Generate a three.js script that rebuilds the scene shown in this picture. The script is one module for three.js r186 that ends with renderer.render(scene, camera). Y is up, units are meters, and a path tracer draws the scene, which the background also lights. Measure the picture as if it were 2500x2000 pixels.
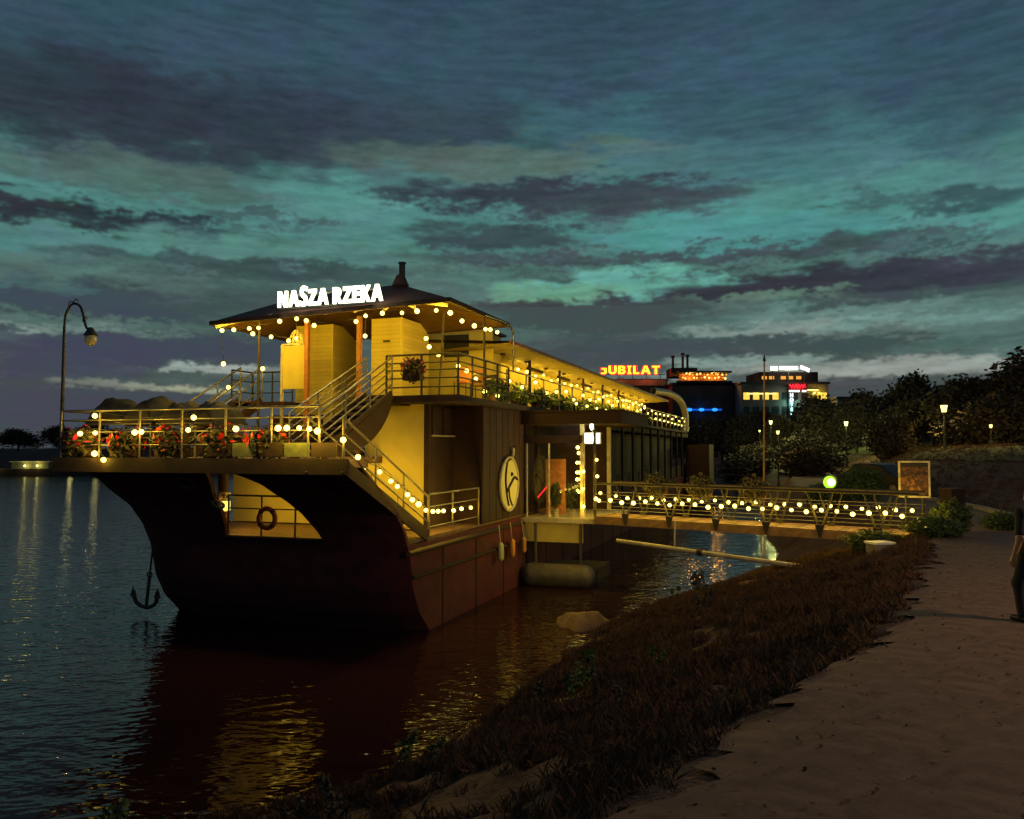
import * as THREE from 'three';
import { mergeGeometries } from 'three/addons/utils/BufferGeometryUtils.js';
import { FontLoader } from 'three/addons/loaders/FontLoader.js';
import { TextGeometry } from 'three/addons/geometries/TextGeometry.js';
import { MarchingCubes } from 'three/addons/objects/MarchingCubes.js';
import { createNoise2D, createNoise3D } from 'simplex-noise';

// ---------------------------------------------------------------- camera, sky, sun, exposure
const scene = new THREE.Scene();
const camera = new THREE.PerspectiveCamera(54.02, 1024 / 819, 0.1, 1500);
camera.position.set(0, 4.7, 0);
camera.rotation.x = THREE.MathUtils.degToRad(2.74);
const renderer = new THREE.WebGLRenderer({ antialias: true });
renderer.toneMapping = THREE.LinearToneMapping;
renderer.toneMappingExposure = 1.08;
renderer.shadowMap.enabled = true;
const sun = new THREE.DirectionalLight(0xa8c8d0, 0.02);   // the last glow in the west, behind the clouds
sun.position.set(30, 25, -120);
sun.castShadow = true;
sun.shadow.radius = 60;
Object.assign(sun.shadow.camera, { left: -70, right: 70, top: 50, bottom: -50, far: 300 });
scene.add(sun, sun.target);

const rngOf = (s) => () => { s = (s + 0x6d2b79f5) | 0; let t = Math.imul(s ^ (s >>> 15), 1 | s); t = (t + Math.imul(t ^ (t >>> 7), 61 | t)) ^ t; return ((t ^ (t >>> 14)) >>> 0) / 4294967296; };
const noise2 = createNoise2D(rngOf(7)), noise3 = createNoise3D(rngOf(11));
const fbm = (x, y, n = 4) => { let s = 0, a = 0.5; for (let i = 0; i < n; i++, a *= 0.5, x = x * 2.03 + 17.1, y = y * 2.03 - 9.7) s += a * noise2(x, y); return s; };
const clamp = THREE.MathUtils.clamp, lerp = THREE.MathUtils.lerp, sstep = THREE.MathUtils.smoothstep;
const toLin = (c) => (c <= 0.04045 ? c / 12.92 : ((c + 0.055) / 1.055) ** 2.4);
const hexLin = (h) => [toLin(((h >> 16) & 255) / 255), toLin(((h >> 8) & 255) / 255), toLin((h & 255) / 255)];

// cloud banks of the evening sky: azimuth, elevation, half width, half height (degrees), colour, cover
const CLOUDS = [
  [-29.3,21.0,9.3,3.21,0x2a303c,0.8],[-20.4,21.0,11.5,2.63,0x2b303c,0.8],[-10.1,22.2,11.9,2.63,0x2e3846,0.7],[-7.3,25.3,8.6,1.75,0x304656,0.5],[9.0,24.5,4.0,0.88,0x2c3a44,0.7],[11.5,23.0,3.1,0.73,0x2a3840,0.6],
  [18.3,22.7,15.8,3.50,0x345060,0.6],[5.8,21.9,5.8,1.75,0x3a606a,0.5],[0.0,20.0,12.3,1.17,0x56685e,0.6],[-24.6,17.2,10.9,1.17,0x46544f,0.7],[18.3,19.1,13.2,1.75,0x406870,0.6],[30.4,22.5,6.5,4.38,0x304858,0.6],
  [-28.2,14.5,7.5,0.82,0x262a32,0.95],[-21.7,14.3,5.0,0.47,0x28303c,0.8],[-17.8,15.4,4.2,0.41,0x384848,0.7],[-31.2,14.7,3.2,0.47,0x2e3036,0.7],[-12.1,16.8,5.6,1.31,0x50827e,0.8],[-27.0,12.6,8.1,1.02,0x4c7874,0.8],
  [-17.0,13.3,10.7,1.17,0x507a74,0.7],[-30.8,12.6,3.0,0.73,0x487476,0.6],[2.3,17.6,11.1,1.17,0x30323e,0.95],[-4.4,17.6,4.9,0.47,0x2e383e,0.8],[11.8,17.3,6.2,0.88,0x384248,0.7],[0.0,14.8,7.6,0.88,0x343c42,0.85],
  [7.3,16.7,7.5,0.88,0x384046,0.7],[15.7,14.7,8.9,1.46,0x468482,0.8],[28.8,13.9,5.8,1.31,0x508684,0.7],[7.3,12.9,5.7,0.58,0x467870,0.5],[29.9,15.2,3.7,0.82,0x30484a,0.85],[24.9,16.0,2.9,0.41,0x385454,0.7],
  [24.4,13.7,3.6,0.47,0x324c4a,0.85],[28.8,12.6,2.0,0.23,0x304242,0.8],[12.9,13.2,19.4,0.58,0x3c4248,0.85],[24.6,10.9,11.6,1.31,0x2e303a,0.95],[14.3,11.0,8.2,1.11,0x302f38,0.9],[31.0,11.2,4.3,0.88,0x383a46,0.7],
  [7.3,11.5,5.7,0.88,0x62a296,0.9],[2.3,10.9,4.7,0.64,0x629278,0.8],[2.0,12.2,3.8,0.35,0x3c4e4c,0.7],[-6.1,12.5,4.6,0.64,0x4a645c,0.5],[5.0,9.3,7.5,1.17,0x323236,0.9],[0.0,10.2,4.4,0.41,0x3c3e40,0.7],
  [-18.3,12.0,11.1,0.82,0x324042,0.85],[-25.8,11.8,6.2,0.29,0x4a6260,0.6],[-28.2,9.3,7.5,1.23,0x2e3040,0.95],[-19.4,10.2,7.8,1.17,0x3e504e,0.6],[-31.2,10.0,3.4,0.47,0x466864,0.6],[-12.9,9.4,8.3,1.46,0x3a464a,0.6],
  [-28.6,7.4,7.4,0.20,0x7a9c86,0.9],[-29.9,7.9,4.8,0.47,0x4e6860,0.7],[-22.9,6.6,8.7,0.99,0x363848,0.9],[-29.9,5.7,5.7,1.46,0x38384c,0.8],[-21.4,5.3,2.8,0.26,0x8cac90,0.9],[-17.3,5.3,3.2,0.23,0x7c967c,0.7],
  [-26.5,4.0,4.4,0.26,0x848a78,0.85],[-22.9,3.9,2.5,0.18,0x929a78,0.7],[-30.4,2.6,8.7,1.46,0x383644,0.8],[24.6,8.7,8.4,0.64,0x5e8074,0.8],[19.6,8.0,6.7,0.41,0x7a9c82,0.8],[18.3,7.0,11.1,0.58,0x364244,0.8],
  [27.0,6.6,7.7,0.29,0x30383a,0.8],[27.0,7.6,7.0,0.47,0x5c7c68,0.6],[25.8,5.0,7.8,0.47,0x80907a,0.85],[17.0,5.8,5.3,0.23,0x728e7c,0.8],[14.6,6.5,4.4,0.41,0x464e52,0.6],[22.2,4.2,7.5,0.41,0x4a4c50,0.7],
  [6.7,7.0,7.5,1.17,0x3a3c46,0.7],[30.8,7.3,3.9,1.75,0x54766e,0.5],[18.3,10.1,5.8,0.35,0x5a7868,0.7],
  [25.0,5.2,9.5,0.55,0x8ea090,0.85],[16.5,6.0,4.5,0.3,0x7a9488,0.8],[27.0,8.2,6.5,0.35,0x6a8c84,0.7],[9.0,5.0,4.5,0.28,0x6c8078,0.7],
].map(([a, e, rx, ry, c, k]) => [a, e, rx, ry, hexLin(c), k]);
const AIR = [[0, 0x3a3a42], [2.7, 0x3e4246], [5.7, 0x465550], [8.6, 0x485f5a], [11.5, 0x4c6964], [14.4, 0x4a7a74], [17, 0x4a7876], [20, 0x40605f], [24, 0x334a58], [31, 0x2f4656], [50, 0x2a3c4a], [90, 0x283644]].map(([e, c]) => [e, hexLin(c)]);
{
  const W = 4096, H = 2048, data = new Float32Array(W * H * 4), GAIN = 1.08;
  for (let j = 0; j < H; j++) {
    const el = ((j + 0.5) / H - 0.5) * 180;
    for (let i = 0; i < W; i++) {
      const o = (j * W + i) * 4;
      data[o + 3] = 1;
      if (el < -0.3) { data[o] = 0.02; data[o + 1] = 0.022; data[o + 2] = 0.026; continue; }
      // azimuth 0 lies straight ahead (-z); the cloud pattern repeats mirrored all round, so the sky stays the same behind the viewer
      let az = ((i + 0.5) / W - 0.5) * 360 + 90;
      const turn = ((az + 34) % 136 + 136) % 136;
      az = (turn > 68 ? 136 - turn : turn) - 34;
      const wide = noise2(az * 0.05 + 3, el * 0.13), w1 = fbm(az * 0.11 + 5, el * 0.5, 3), w2 = fbm(az * 0.16 - 20, el * 0.55 + 8, 3), w3 = fbm(az * 0.75, el * 2.4, 4), w4 = fbm(az * 1.7 + 9, el * 4.2, 3), calm = clamp(el / 9, 0.25, 1);
      const ax = az + w1 * 5 + w3 * 1.6 + w4 * 0.8, ey = el + calm * (w2 * (0.3 + el * 0.05) + w3 * 0.5 + w4 * 0.22);
      let k = 1;
      while (k < AIR.length - 1 && AIR[k][0] < ey) k++;
      const f = clamp((ey - AIR[k - 1][0]) / (AIR[k][0] - AIR[k - 1][0]), 0, 1);
      let r = lerp(AIR[k - 1][1][0], AIR[k][1][0], f), g = lerp(AIR[k - 1][1][1], AIR[k][1][1], f), b = lerp(AIR[k - 1][1][2], AIR[k][1][2], f);
      for (const c of CLOUDS) {
        const dx = (ax - c[0]) / c[2], dy = (ey - c[1]) / c[3];
        if (dx > 2 || dx < -2 || dy > 2 || dy < -2) continue;
        const q = dx * dx + dy * dy, m = c[5] * Math.exp(-q * q * q * 0.75);
        r += (c[4][0] - r) * m; g += (c[4][1] - g) * m; b += (c[4][2] - b) * m;
      }
      const fine = 1 + 0.26 * fbm(az * 0.22 + 40, el * 1.5, 5) + 0.12 * fbm(az * 0.9, el * 4.6, 3) + 0.10 * wide;
      const hue = noise2(az * 0.14 + 60, el * 0.3), hue2 = noise2(az * 0.33 - 60, el * 0.6);
      data[o] = r * fine * (1 + 0.05 * hue + 0.03 * hue2) * GAIN;
      data[o + 1] = g * fine * (1 - 0.05 * hue) * GAIN;
      data[o + 2] = b * fine * (1 + 0.06 * hue2) * GAIN;
    }
  }
  const sky = new THREE.DataTexture(data, W, H, THREE.RGBAFormat, THREE.FloatType);
  sky.mapping = THREE.EquirectangularReflectionMapping;
  sky.magFilter = THREE.LinearFilter;
  sky.needsUpdate = true;
  scene.background = sky;
  scene.environment = sky;
}

// ---------------------------------------------------------------- helpers
const V = (x, y, z) => new THREE.Vector3(x, y, z), UP = V(0, 1, 0);
const used = {};
const numbered = (n) => { const k = used[n] = (used[n] ?? -1) + 1; return k ? n + '_' + String(k).padStart(3, '0') : n; };
function uvMetres(g) {
  const p = g.attributes.position, n = g.attributes.normal, uv = new Float32Array(p.count * 2);
  for (let i = 0; i < p.count; i++) {
    const a = Math.abs(n.getX(i)), b = Math.abs(n.getY(i)), c = Math.abs(n.getZ(i)), x = p.getX(i), y = p.getY(i), z = p.getZ(i);
    if (b >= a && b >= c) { uv[i * 2] = x; uv[i * 2 + 1] = z; } else if (a >= c) { uv[i * 2] = z; uv[i * 2 + 1] = y; } else { uv[i * 2] = x; uv[i * 2 + 1] = y; }
  }
  g.setAttribute('uv', new THREE.BufferAttribute(uv, 2));
  return g;
}
const flat = (g) => { const r = g.index ? g.toNonIndexed() : g; for (const k of Object.keys(r.attributes)) if (!['position', 'normal', 'uv'].includes(k)) r.deleteAttribute(k); return r; };
const join = (list) => { const l = [].concat(list).map(flat).map((g) => { if (!g.attributes.uv) uvMetres(g); g.morphAttributes = {}; return g; }); return l.length > 1 ? mergeGeometries(l) : l[0]; };
const shadows = (m) => { m.castShadow = m.receiveShadow = true; return m; };
function mesh(name, geoms, material, parent, own = false) {
  const g = Array.isArray(geoms) ? join(geoms) : geoms;
  if (!own && !g.userData.done) { uvMetres(g); g.userData.done = true; }
  const m = shadows(new THREE.Mesh(g, material));
  m.name = parent && parent !== scene ? name : numbered(name);
  (parent ?? scene).add(m);
  return m;
}
function tag(o, label, category, group, kind) { o.userData.label = label; if (category) o.userData.category = category; if (group) o.userData.group = group; if (kind) o.userData.kind = kind; return o; }
function thing(name, label, category, pos = [0, 0, 0], turn = 0, group) {
  const o = new THREE.Group(); o.name = numbered(name); scene.add(o); o.position.set(...pos); o.rotation.y = turn;
  return tag(o, label, category, group);
}
function part(name, parent) { const o = new THREE.Group(); o.name = name; parent.add(o); return o; }
const box = (w, h, d, x = 0, y = 0, z = 0, ry = 0, rx = 0, rz = 0) => { const g = new THREE.BoxGeometry(w, h, d); if (rx || ry || rz) g.applyMatrix4(new THREE.Matrix4().makeRotationFromEuler(new THREE.Euler(rx, ry, rz))); return g.translate(x, y, z); };
const cyl = (r0, r1, h, x = 0, y = 0, z = 0, n = 12) => new THREE.CylinderGeometry(r1, r0, h, n).translate(x, y + h / 2, z);
const ball = (r, x = 0, y = 0, z = 0, n = 12) => new THREE.SphereGeometry(r, n, Math.max(6, n * 0.7 | 0)).translate(x, y, z);
function bar(a, b, r, n = 8, r1 = r) {
  const d = b.clone().sub(a), g = new THREE.CylinderGeometry(r1, r, d.length(), n);
  return g.applyQuaternion(new THREE.Quaternion().setFromUnitVectors(UP, d.clone().normalize())).translate((a.x + b.x) / 2, (a.y + b.y) / 2, (a.z + b.z) / 2);
}
function beam(a, b, w, h) {  // a box from a to b, h upwards and w across
  const d = b.clone().sub(a), m = new THREE.Matrix4().lookAt(b, a, UP);
  return new THREE.BoxGeometry(w, h, d.length()).applyMatrix4(m).translate((a.x + b.x) / 2, (a.y + b.y) / 2, (a.z + b.z) / 2);
}
const tube = (pts, r, seg = 24, n = 6, closed = false) => new THREE.TubeGeometry(new THREE.CatmullRomCurve3(pts, closed), seg, r, n, closed);
function grid(fn, nu, nv, uvScale) {  // an open sheet from fn(u, v) -> Vector3
  const pos = [], uv = [], idx = [];
  for (let j = 0; j <= nv; j++) for (let i = 0; i <= nu; i++) { const p = fn(i / nu, j / nv); pos.push(p.x, p.y, p.z); uv.push(i / nu, j / nv); }
  for (let j = 0; j < nv; j++) for (let i = 0; i < nu; i++) { const a = j * (nu + 1) + i; idx.push(a, a + 1, a + nu + 2, a, a + nu + 2, a + nu + 1); }
  const g = new THREE.BufferGeometry();
  g.setAttribute('position', new THREE.Float32BufferAttribute(pos, 3)); g.setAttribute('uv', new THREE.Float32BufferAttribute(uv, 2)); g.setIndex(idx); g.computeVertexNormals();
  return g;
}
function slab(fn, off, nu, nv) {  // a sheet given thickness: fn(u, v) and the same moved by off
  const a = grid(fn, nu, nv), b = grid((u, v) => fn(u, 1 - v).add(off), nu, nv);
  const e = (f) => grid((u, v) => f(u).add(off.clone().multiplyScalar(v)), 40, 1);
  return [a, b, e((u) => fn(u, 0)), e((u) => fn(u, 1)), e((u) => fn(0, u)), e((u) => fn(1, u))];
}

// ---------------------------------------------------------------- materials
function noiseMap(size, fn, srgb) {
  const d = new Uint8Array(size * size * 4);
  for (let j = 0; j < size; j++) for (let i = 0; i < size; i++) { const c = fn(i / size, j / size), o = (j * size + i) * 4; for (let k = 0; k < 3; k++) d[o + k] = clamp((Array.isArray(c) ? c[k] : c) * 255, 0, 255); d[o + 3] = 255; }
  const t = new THREE.DataTexture(d, size, size); t.wrapS = t.wrapT = THREE.RepeatWrapping; t.magFilter = THREE.LinearFilter; t.needsUpdate = true; if (srgb) t.colorSpace = THREE.SRGBColorSpace;
  return t;
}
// noise that closes on itself over one tile
const tiled = (u, v, n, oct = 4) => { let s = 0, a = 0.5; for (let o = 0; o < oct; o++, a *= 0.55, n *= 2) { const x = u * Math.PI * 2, y = v * Math.PI * 2, R = n / (Math.PI * 2); s += a * noise3(Math.cos(x) * R + 5 * o, Math.sin(x) * R + Math.cos(y) * R, Math.sin(y) * R + 31 * o); } return s; };
const grainTex = noiseMap(512, (u, v) => 0.78 + 0.28 * tiled(u, v, 6, 6), false);
const dirtTex = noiseMap(512, (u, v) => { const n = tiled(u, v, 4, 6), m = tiled(u + 0.3, v, 14, 3); return [0.75 + 0.4 * n + 0.12 * m, 0.72 + 0.42 * n + 0.1 * m, 0.68 + 0.4 * n + 0.12 * m]; }, false);
const softTex = noiseMap(512, (u, v) => 0.93 + 0.10 * tiled(u, v, 5, 6), false);
const rep = (t, x, y = x) => { const c = t.clone(); c.repeat.set(x, y); c.needsUpdate = true; return c; };
const std = (rgb, roughness = 0.7, extra = {}) => { const m = new THREE.MeshStandardMaterial({ roughness, ...extra }); m.color.setRGB(...rgb); return m; };
const plain = (rgb, roughness, scale = 0.4) => std(rgb, roughness, { map: rep(softTex, scale), bumpMap: rep(grainTex, scale * 5), bumpScale: 0.002 });
const worn = (rgb, roughness, scale = 0.5, bump = 0.004) => std(rgb, roughness, { map: rep(dirtTex, scale), bumpMap: rep(grainTex, scale * 4), bumpScale: bump });
const M = {
  hull: worn([0.085, 0.008, 0.02], 0.92, 0.35, 0.006), hullTrim: worn([0.022, 0.008, 0.009], 0.85, 0.5),
  deck: worn([0.16, 0.09, 0.06], 0.7, 0.6), fascia: worn([0.036, 0.018, 0.018], 0.85, 0.6), panel: worn([0.13, 0.15, 0.09], 0.6, 0.6),
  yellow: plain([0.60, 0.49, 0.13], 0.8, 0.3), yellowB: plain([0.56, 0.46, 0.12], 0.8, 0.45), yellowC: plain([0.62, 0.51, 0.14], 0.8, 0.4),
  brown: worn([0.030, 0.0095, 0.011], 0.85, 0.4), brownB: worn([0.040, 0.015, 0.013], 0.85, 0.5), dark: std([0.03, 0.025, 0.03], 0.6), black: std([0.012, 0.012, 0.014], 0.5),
  rail: std([0.22, 0.2, 0.17], 0.38, { metalness: 0.85 }), railDark: std([0.028, 0.02, 0.015], 0.6), steel: worn([0.35, 0.33, 0.31], 0.4, 0.7), steelDark: worn([0.09, 0.085, 0.085], 0.6, 0.7), ceiling: worn([0.11, 0.058, 0.02], 0.6, 0.6),
  orange: worn([0.42, 0.16, 0.04], 0.5, 1), orangeWood: worn([0.40, 0.15, 0.05], 0.55, 0.8), roof: worn([0.07, 0.03, 0.03], 0.7, 0.5), soffit: worn([0.36, 0.28, 0.08], 0.7, 0.5),
  cream: worn([0.62, 0.58, 0.44], 0.6, 0.6), white: std([0.75, 0.75, 0.72], 0.5), concrete: worn([0.28, 0.25, 0.22], 0.9, 0.3), red: std([0.5, 0.02, 0.02], 0.5),
  cord: std([0.02, 0.02, 0.02], 0.7), glass: new THREE.MeshPhysicalMaterial({ color: 0xffffff, transmission: 1, roughness: 0.03, thickness: 0, ior: 1.5 }),
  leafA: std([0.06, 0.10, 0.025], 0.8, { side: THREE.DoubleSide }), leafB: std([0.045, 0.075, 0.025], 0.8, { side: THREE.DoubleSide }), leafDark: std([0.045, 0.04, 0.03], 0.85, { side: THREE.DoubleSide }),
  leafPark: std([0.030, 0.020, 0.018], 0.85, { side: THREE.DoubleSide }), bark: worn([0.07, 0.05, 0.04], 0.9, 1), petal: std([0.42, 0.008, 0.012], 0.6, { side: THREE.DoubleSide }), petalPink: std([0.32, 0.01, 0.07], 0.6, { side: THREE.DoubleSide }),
  wood: worn([0.3, 0.17, 0.07], 0.6, 0.8), terracotta: worn([0.3, 0.11, 0.05], 0.8, 1.2), tarp: worn([0.010, 0.005, 0.007], 0.75, 0.7),
};
const glow = (rgb, k, extra = {}) => { const m = std([0.02, 0.02, 0.02], 0.5, extra); m.emissive.setRGB(...rgb); m.emissiveIntensity = k; return m; };
const BULB = glow([1, 0.78, 0.16], 4.5), WARM = new THREE.Color().setRGB(1, 0.62, 0.035);
function lamp(parent, x, y, z, cd, color = WARM, r = 0.05) { const l = new THREE.PointLight(color, cd); l.position.set(x, y, z); l.castShadow = true; l.shadow.radius = r / 0.02; parent.add(l); return l; }

// ---------------------------------------------------------------- the ground and the river
const SHORE = [[-90, -8], [-60, -3], [-30, 2.5], [-14, 5.8], [-6.6, 8.5], [-3.0, 10.7], [-1.1, 12.9], [-0.1, 15.2], [1.0, 18], [2.3, 21.2], [4.32, 24.5], [7, 27.7], [10, 31.5], [11.8, 36], [13.2, 42], [15, 48], [22, 70], [25, 100], [22, 130], [10, 160], [-20, 200], [-60, 260]];
const PATH_L = [[-3, -4], [-0.6, 2], [0.89, 5.1], [1.61, 6.1], [2.66, 7.6], [4.64, 9.8], [6.5, 12.8], [9.4, 17.8], [12, 23], [14, 28], [15, 34], [15.6, 42], [17.4, 50], [25, 72], [29, 100]];
const PATH_R = [[3, -8], [6, -1], [8.5, 5], [9.5, 8], [11, 12], [13.5, 18], [15.5, 24], [17.2, 30], [18, 35], [18.4, 42], [20.2, 50], [28, 72], [32, 100]];
function side(line, x, d) {  // distance to a line, positive on its right as it runs away from the viewer
  let best = 1e9, sign = 1;
  for (let i = 0; i < line.length - 1; i++) {
    const [ax, ad] = line[i], [bx, bd] = line[i + 1], ux = bx - ax, ud = bd - ad, t = clamp(((x - ax) * ux + (d - ad) * ud) / (ux * ux + ud * ud), 0, 1);
    const qx = x - ax - t * ux, qd = d - ad - t * ud, q = qx * qx + qd * qd;
    if (q < best - 1e-9) { best = q; sign = ux * (ad - d) + ud * (x - ax) > 0 ? 1 : -1; }
  }
  return Math.sqrt(best) * sign;
}
function ground(x, d) {
  const s = side(SHORE, x, d), width = lerp(7.2, 2.2, sstep(d, 27, 38)), r = side(PATH_R, x, d) - 0.5;
  let h = s < 0 ? Math.max(-1.5, s * 0.45) : 0.12 * Math.min(1, s) + 2.28 * Math.pow(clamp((s - 0.2) / width, 0, 1), 1.05);
  const rough = clamp(s, 0, 1) * (1 - sstep(s, width - 1.2, width + 0.3));
  h += rough * (0.16 * fbm(x * 0.35, d * 0.35, 4) + 0.05 * noise2(x * 2.1, d * 2.1) + 0.03 * noise2(x * 4.7, d * 4.7));
  const pl = side(PATH_L, x, d); if (r <= 0) h = lerp(h, 2.4, sstep(pl, -1.4, 0.2)); else h = 2.4;
  if (r > 0) h += 2.35 * sstep(r, 0, 8.5) + 0.1 * fbm(x * 0.2, d * 0.2, 3) * clamp(r / 3, 0, 1) + Math.max(0, r - 9) * 0.03 * (1 - sstep(d, 90, 130));
  h += 5.5 * sstep(d, 98, 135) * sstep(x, 40, 62);
  return h;
}
{
  const bankMat = worn([0.075, 0.034, 0.032], 0.95, 0.45, 0.05);
  const xs = [], ds = [];
  for (let x = -420; x < -30; x += 30) xs.push(x); for (let x = -30; x < -10; x += 1.5) xs.push(x); for (let x = -10; x < 22; x += 0.25) xs.push(x); for (let x = 22; x < 60; x += 2) xs.push(x); for (let x = 60; x <= 600; x += 30) xs.push(x);
  for (let d = -20; d < 0; d += 4) ds.push(d); for (let d = 0; d < 40; d += 0.25) ds.push(d); for (let d = 40; d < 120; d += 2) ds.push(d); for (let d = 120; d <= 720; d += 20) ds.push(d);
  const g = grid((u, v) => { const x = xs[Math.round(u * (xs.length - 1))], d = ds[Math.round(v * (ds.length - 1))]; return V(x, ground(x, d), -d); }, xs.length - 1, ds.length - 1);
  tag(mesh('bank', g, bankMat, scene), 'dark earth and grass riverbank sloping down to the water', null, null, 'structure');
  const lineAt = (line, t) => { let k = 0, total = 0; const len = []; for (let i = 0; i < line.length - 1; i++) total += (len[i] = Math.hypot(line[i + 1][0] - line[i][0], line[i + 1][1] - line[i][1])); let q = t * total; while (k < len.length - 1 && q > len[k]) q -= len[k++]; const f = Math.min(1, q / len[k]); return [lerp(line[k][0], line[k + 1][0], f), lerp(line[k][1], line[k + 1][1], f)]; };
  const pathMat = worn([0.13, 0.078, 0.066], 0.9, 0.8, 0.004);
  const pg = grid((u, v) => { const a = lineAt(PATH_L, v), b = lineAt(PATH_R, v); a[0] += 0.35 * noise2(a[0] * 1.3, a[1] * 1.3) + 0.12 * noise2(a[0] * 6, a[1] * 6) - 0.15; const x = lerp(a[0], b[0], u), d = lerp(a[1], b[1], u); return V(x, ground(x, d) + 0.03, -d); }, 24, 700);
  tag(mesh('promenade_path', pg, pathMat, scene), 'worn asphalt promenade running along the riverbank', null, null, 'structure');
  const kerb = grid((u, v) => { const a = lineAt(PATH_R, v); const x = a[0] + u * 0.35, d = a[1]; return V(x, ground(x, d) + (u > 0.05 && u < 0.95 ? 0.16 : -0.05), -d); }, 20, 200);
  tag(mesh('kerb', kerb, M.concrete, scene), 'pale concrete kerb at the foot of the grassy embankment', null, null, 'structure');
  // lawns on top of the embankment
  const lawn = grid((u, v) => { const d = lerp(24, 98, v), e = lineAt(PATH_R, 0), x0 = (() => { let k = 0; while (k < PATH_R.length - 2 && PATH_R[k + 1][1] < d) k++; const [p, q] = [PATH_R[k], PATH_R[k + 1]]; return lerp(p[0], q[0], clamp((d - p[1]) / (q[1] - p[1]), 0, 1)); })() + 6, x = lerp(x0, x0 + 36, u); return V(x, ground(x, d) + 0.03, -d); }, 60, 90);
  tag(mesh('lawn', lawn, worn([0.06, 0.07, 0.022], 0.95, 0.3, 0.03), scene), 'short mown lawn on top of the embankment', null, null, 'structure');
  // the far bank
  const far = grid((u, v) => { const a = lerp(-500, 40, u), z = -149 - Math.max(0, a + 60) * 0.9 + Math.max(0, -a - 95) * 0.25 - v * 260; const s = v * 260; return V(a, -0.8 + 4.8 * sstep(s, 0, 12) + 1.2 * fbm(a * 0.05, s * 0.05, 3) * clamp(s / 10, 0, 1), z); }, 120, 40);
  tag(mesh('far_bank', far, bankMat, scene), 'low dark far bank of the river', null, null, 'structure');
  // the river
  const ripple = noiseMap(1024, (u, v) => 0.5 + 0.34 * tiled(u, v, 9, 3) + 0.12 * tiled(u + 0.4, v, 26, 2), false);
  const river = new THREE.MeshPhysicalMaterial({ roughness: 0.03, ior: 1.33, bumpMap: rep(ripple, 1 / 11, 1 / 5.5), bumpScale: 0.045 });
  river.color.setRGB(0.018, 0.007, 0.009);
  const wg = new THREE.PlaneGeometry(1400, 1100, 1, 1).rotateX(-Math.PI / 2).translate(-100, 0, -480);
  tag(mesh('river', wg, river, scene), 'dark rippled river mirroring the evening sky', null, null, 'structure');
}

// ---------------------------------------------------------------- the barge; v = across (bank side +), h = up, t = towards the stern
const TURN = THREE.MathUtils.degToRad(-19.2), BOW = V(-2.25, 0, -20.67);
const P = (v, h, t) => V(v, h, -t);
const toWorld = (v, h, t) => P(v, h, t).applyAxisAngle(UP, TURN).add(BOW);
const aboard = (name, label, category, [v, h, t], group) => thing(name, label, category, toWorld(v, h, t).toArray(), TURN, group);
const barge = thing('restaurant_barge', 'long dark barge restaurant with lit yellow cabins and a raised bow terrace', 'barge', BOW.toArray(), TURN);
const RAKE = [[-1, -0.7], [0, 0], [0.6, 0.62], [1.2, 0.95], [2.03, 1.15], [2.6, 1.45], [3.1, 1.87], [3.74, 2.8], [4.46, 3.82]];
const rake = (h) => { let k = 1; while (k < RAKE.length - 1 && RAKE[k][0] < h) k++; const f = (h - RAKE[k - 1][0]) / (RAKE[k][0] - RAKE[k - 1][0]), s = f * f * (3 - 2 * f); return lerp(RAKE[k - 1][1], RAKE[k][1], lerp(f, s, 0.2)); };
const between = (tab, h) => { let k = 1; while (k < tab.length - 1 && tab[k][0] < h) k++; return lerp(tab[k - 1][1], tab[k][1], clamp((h - tab[k - 1][0]) / (tab[k][0] - tab[k - 1][0]), 0, 1)); };
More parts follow.
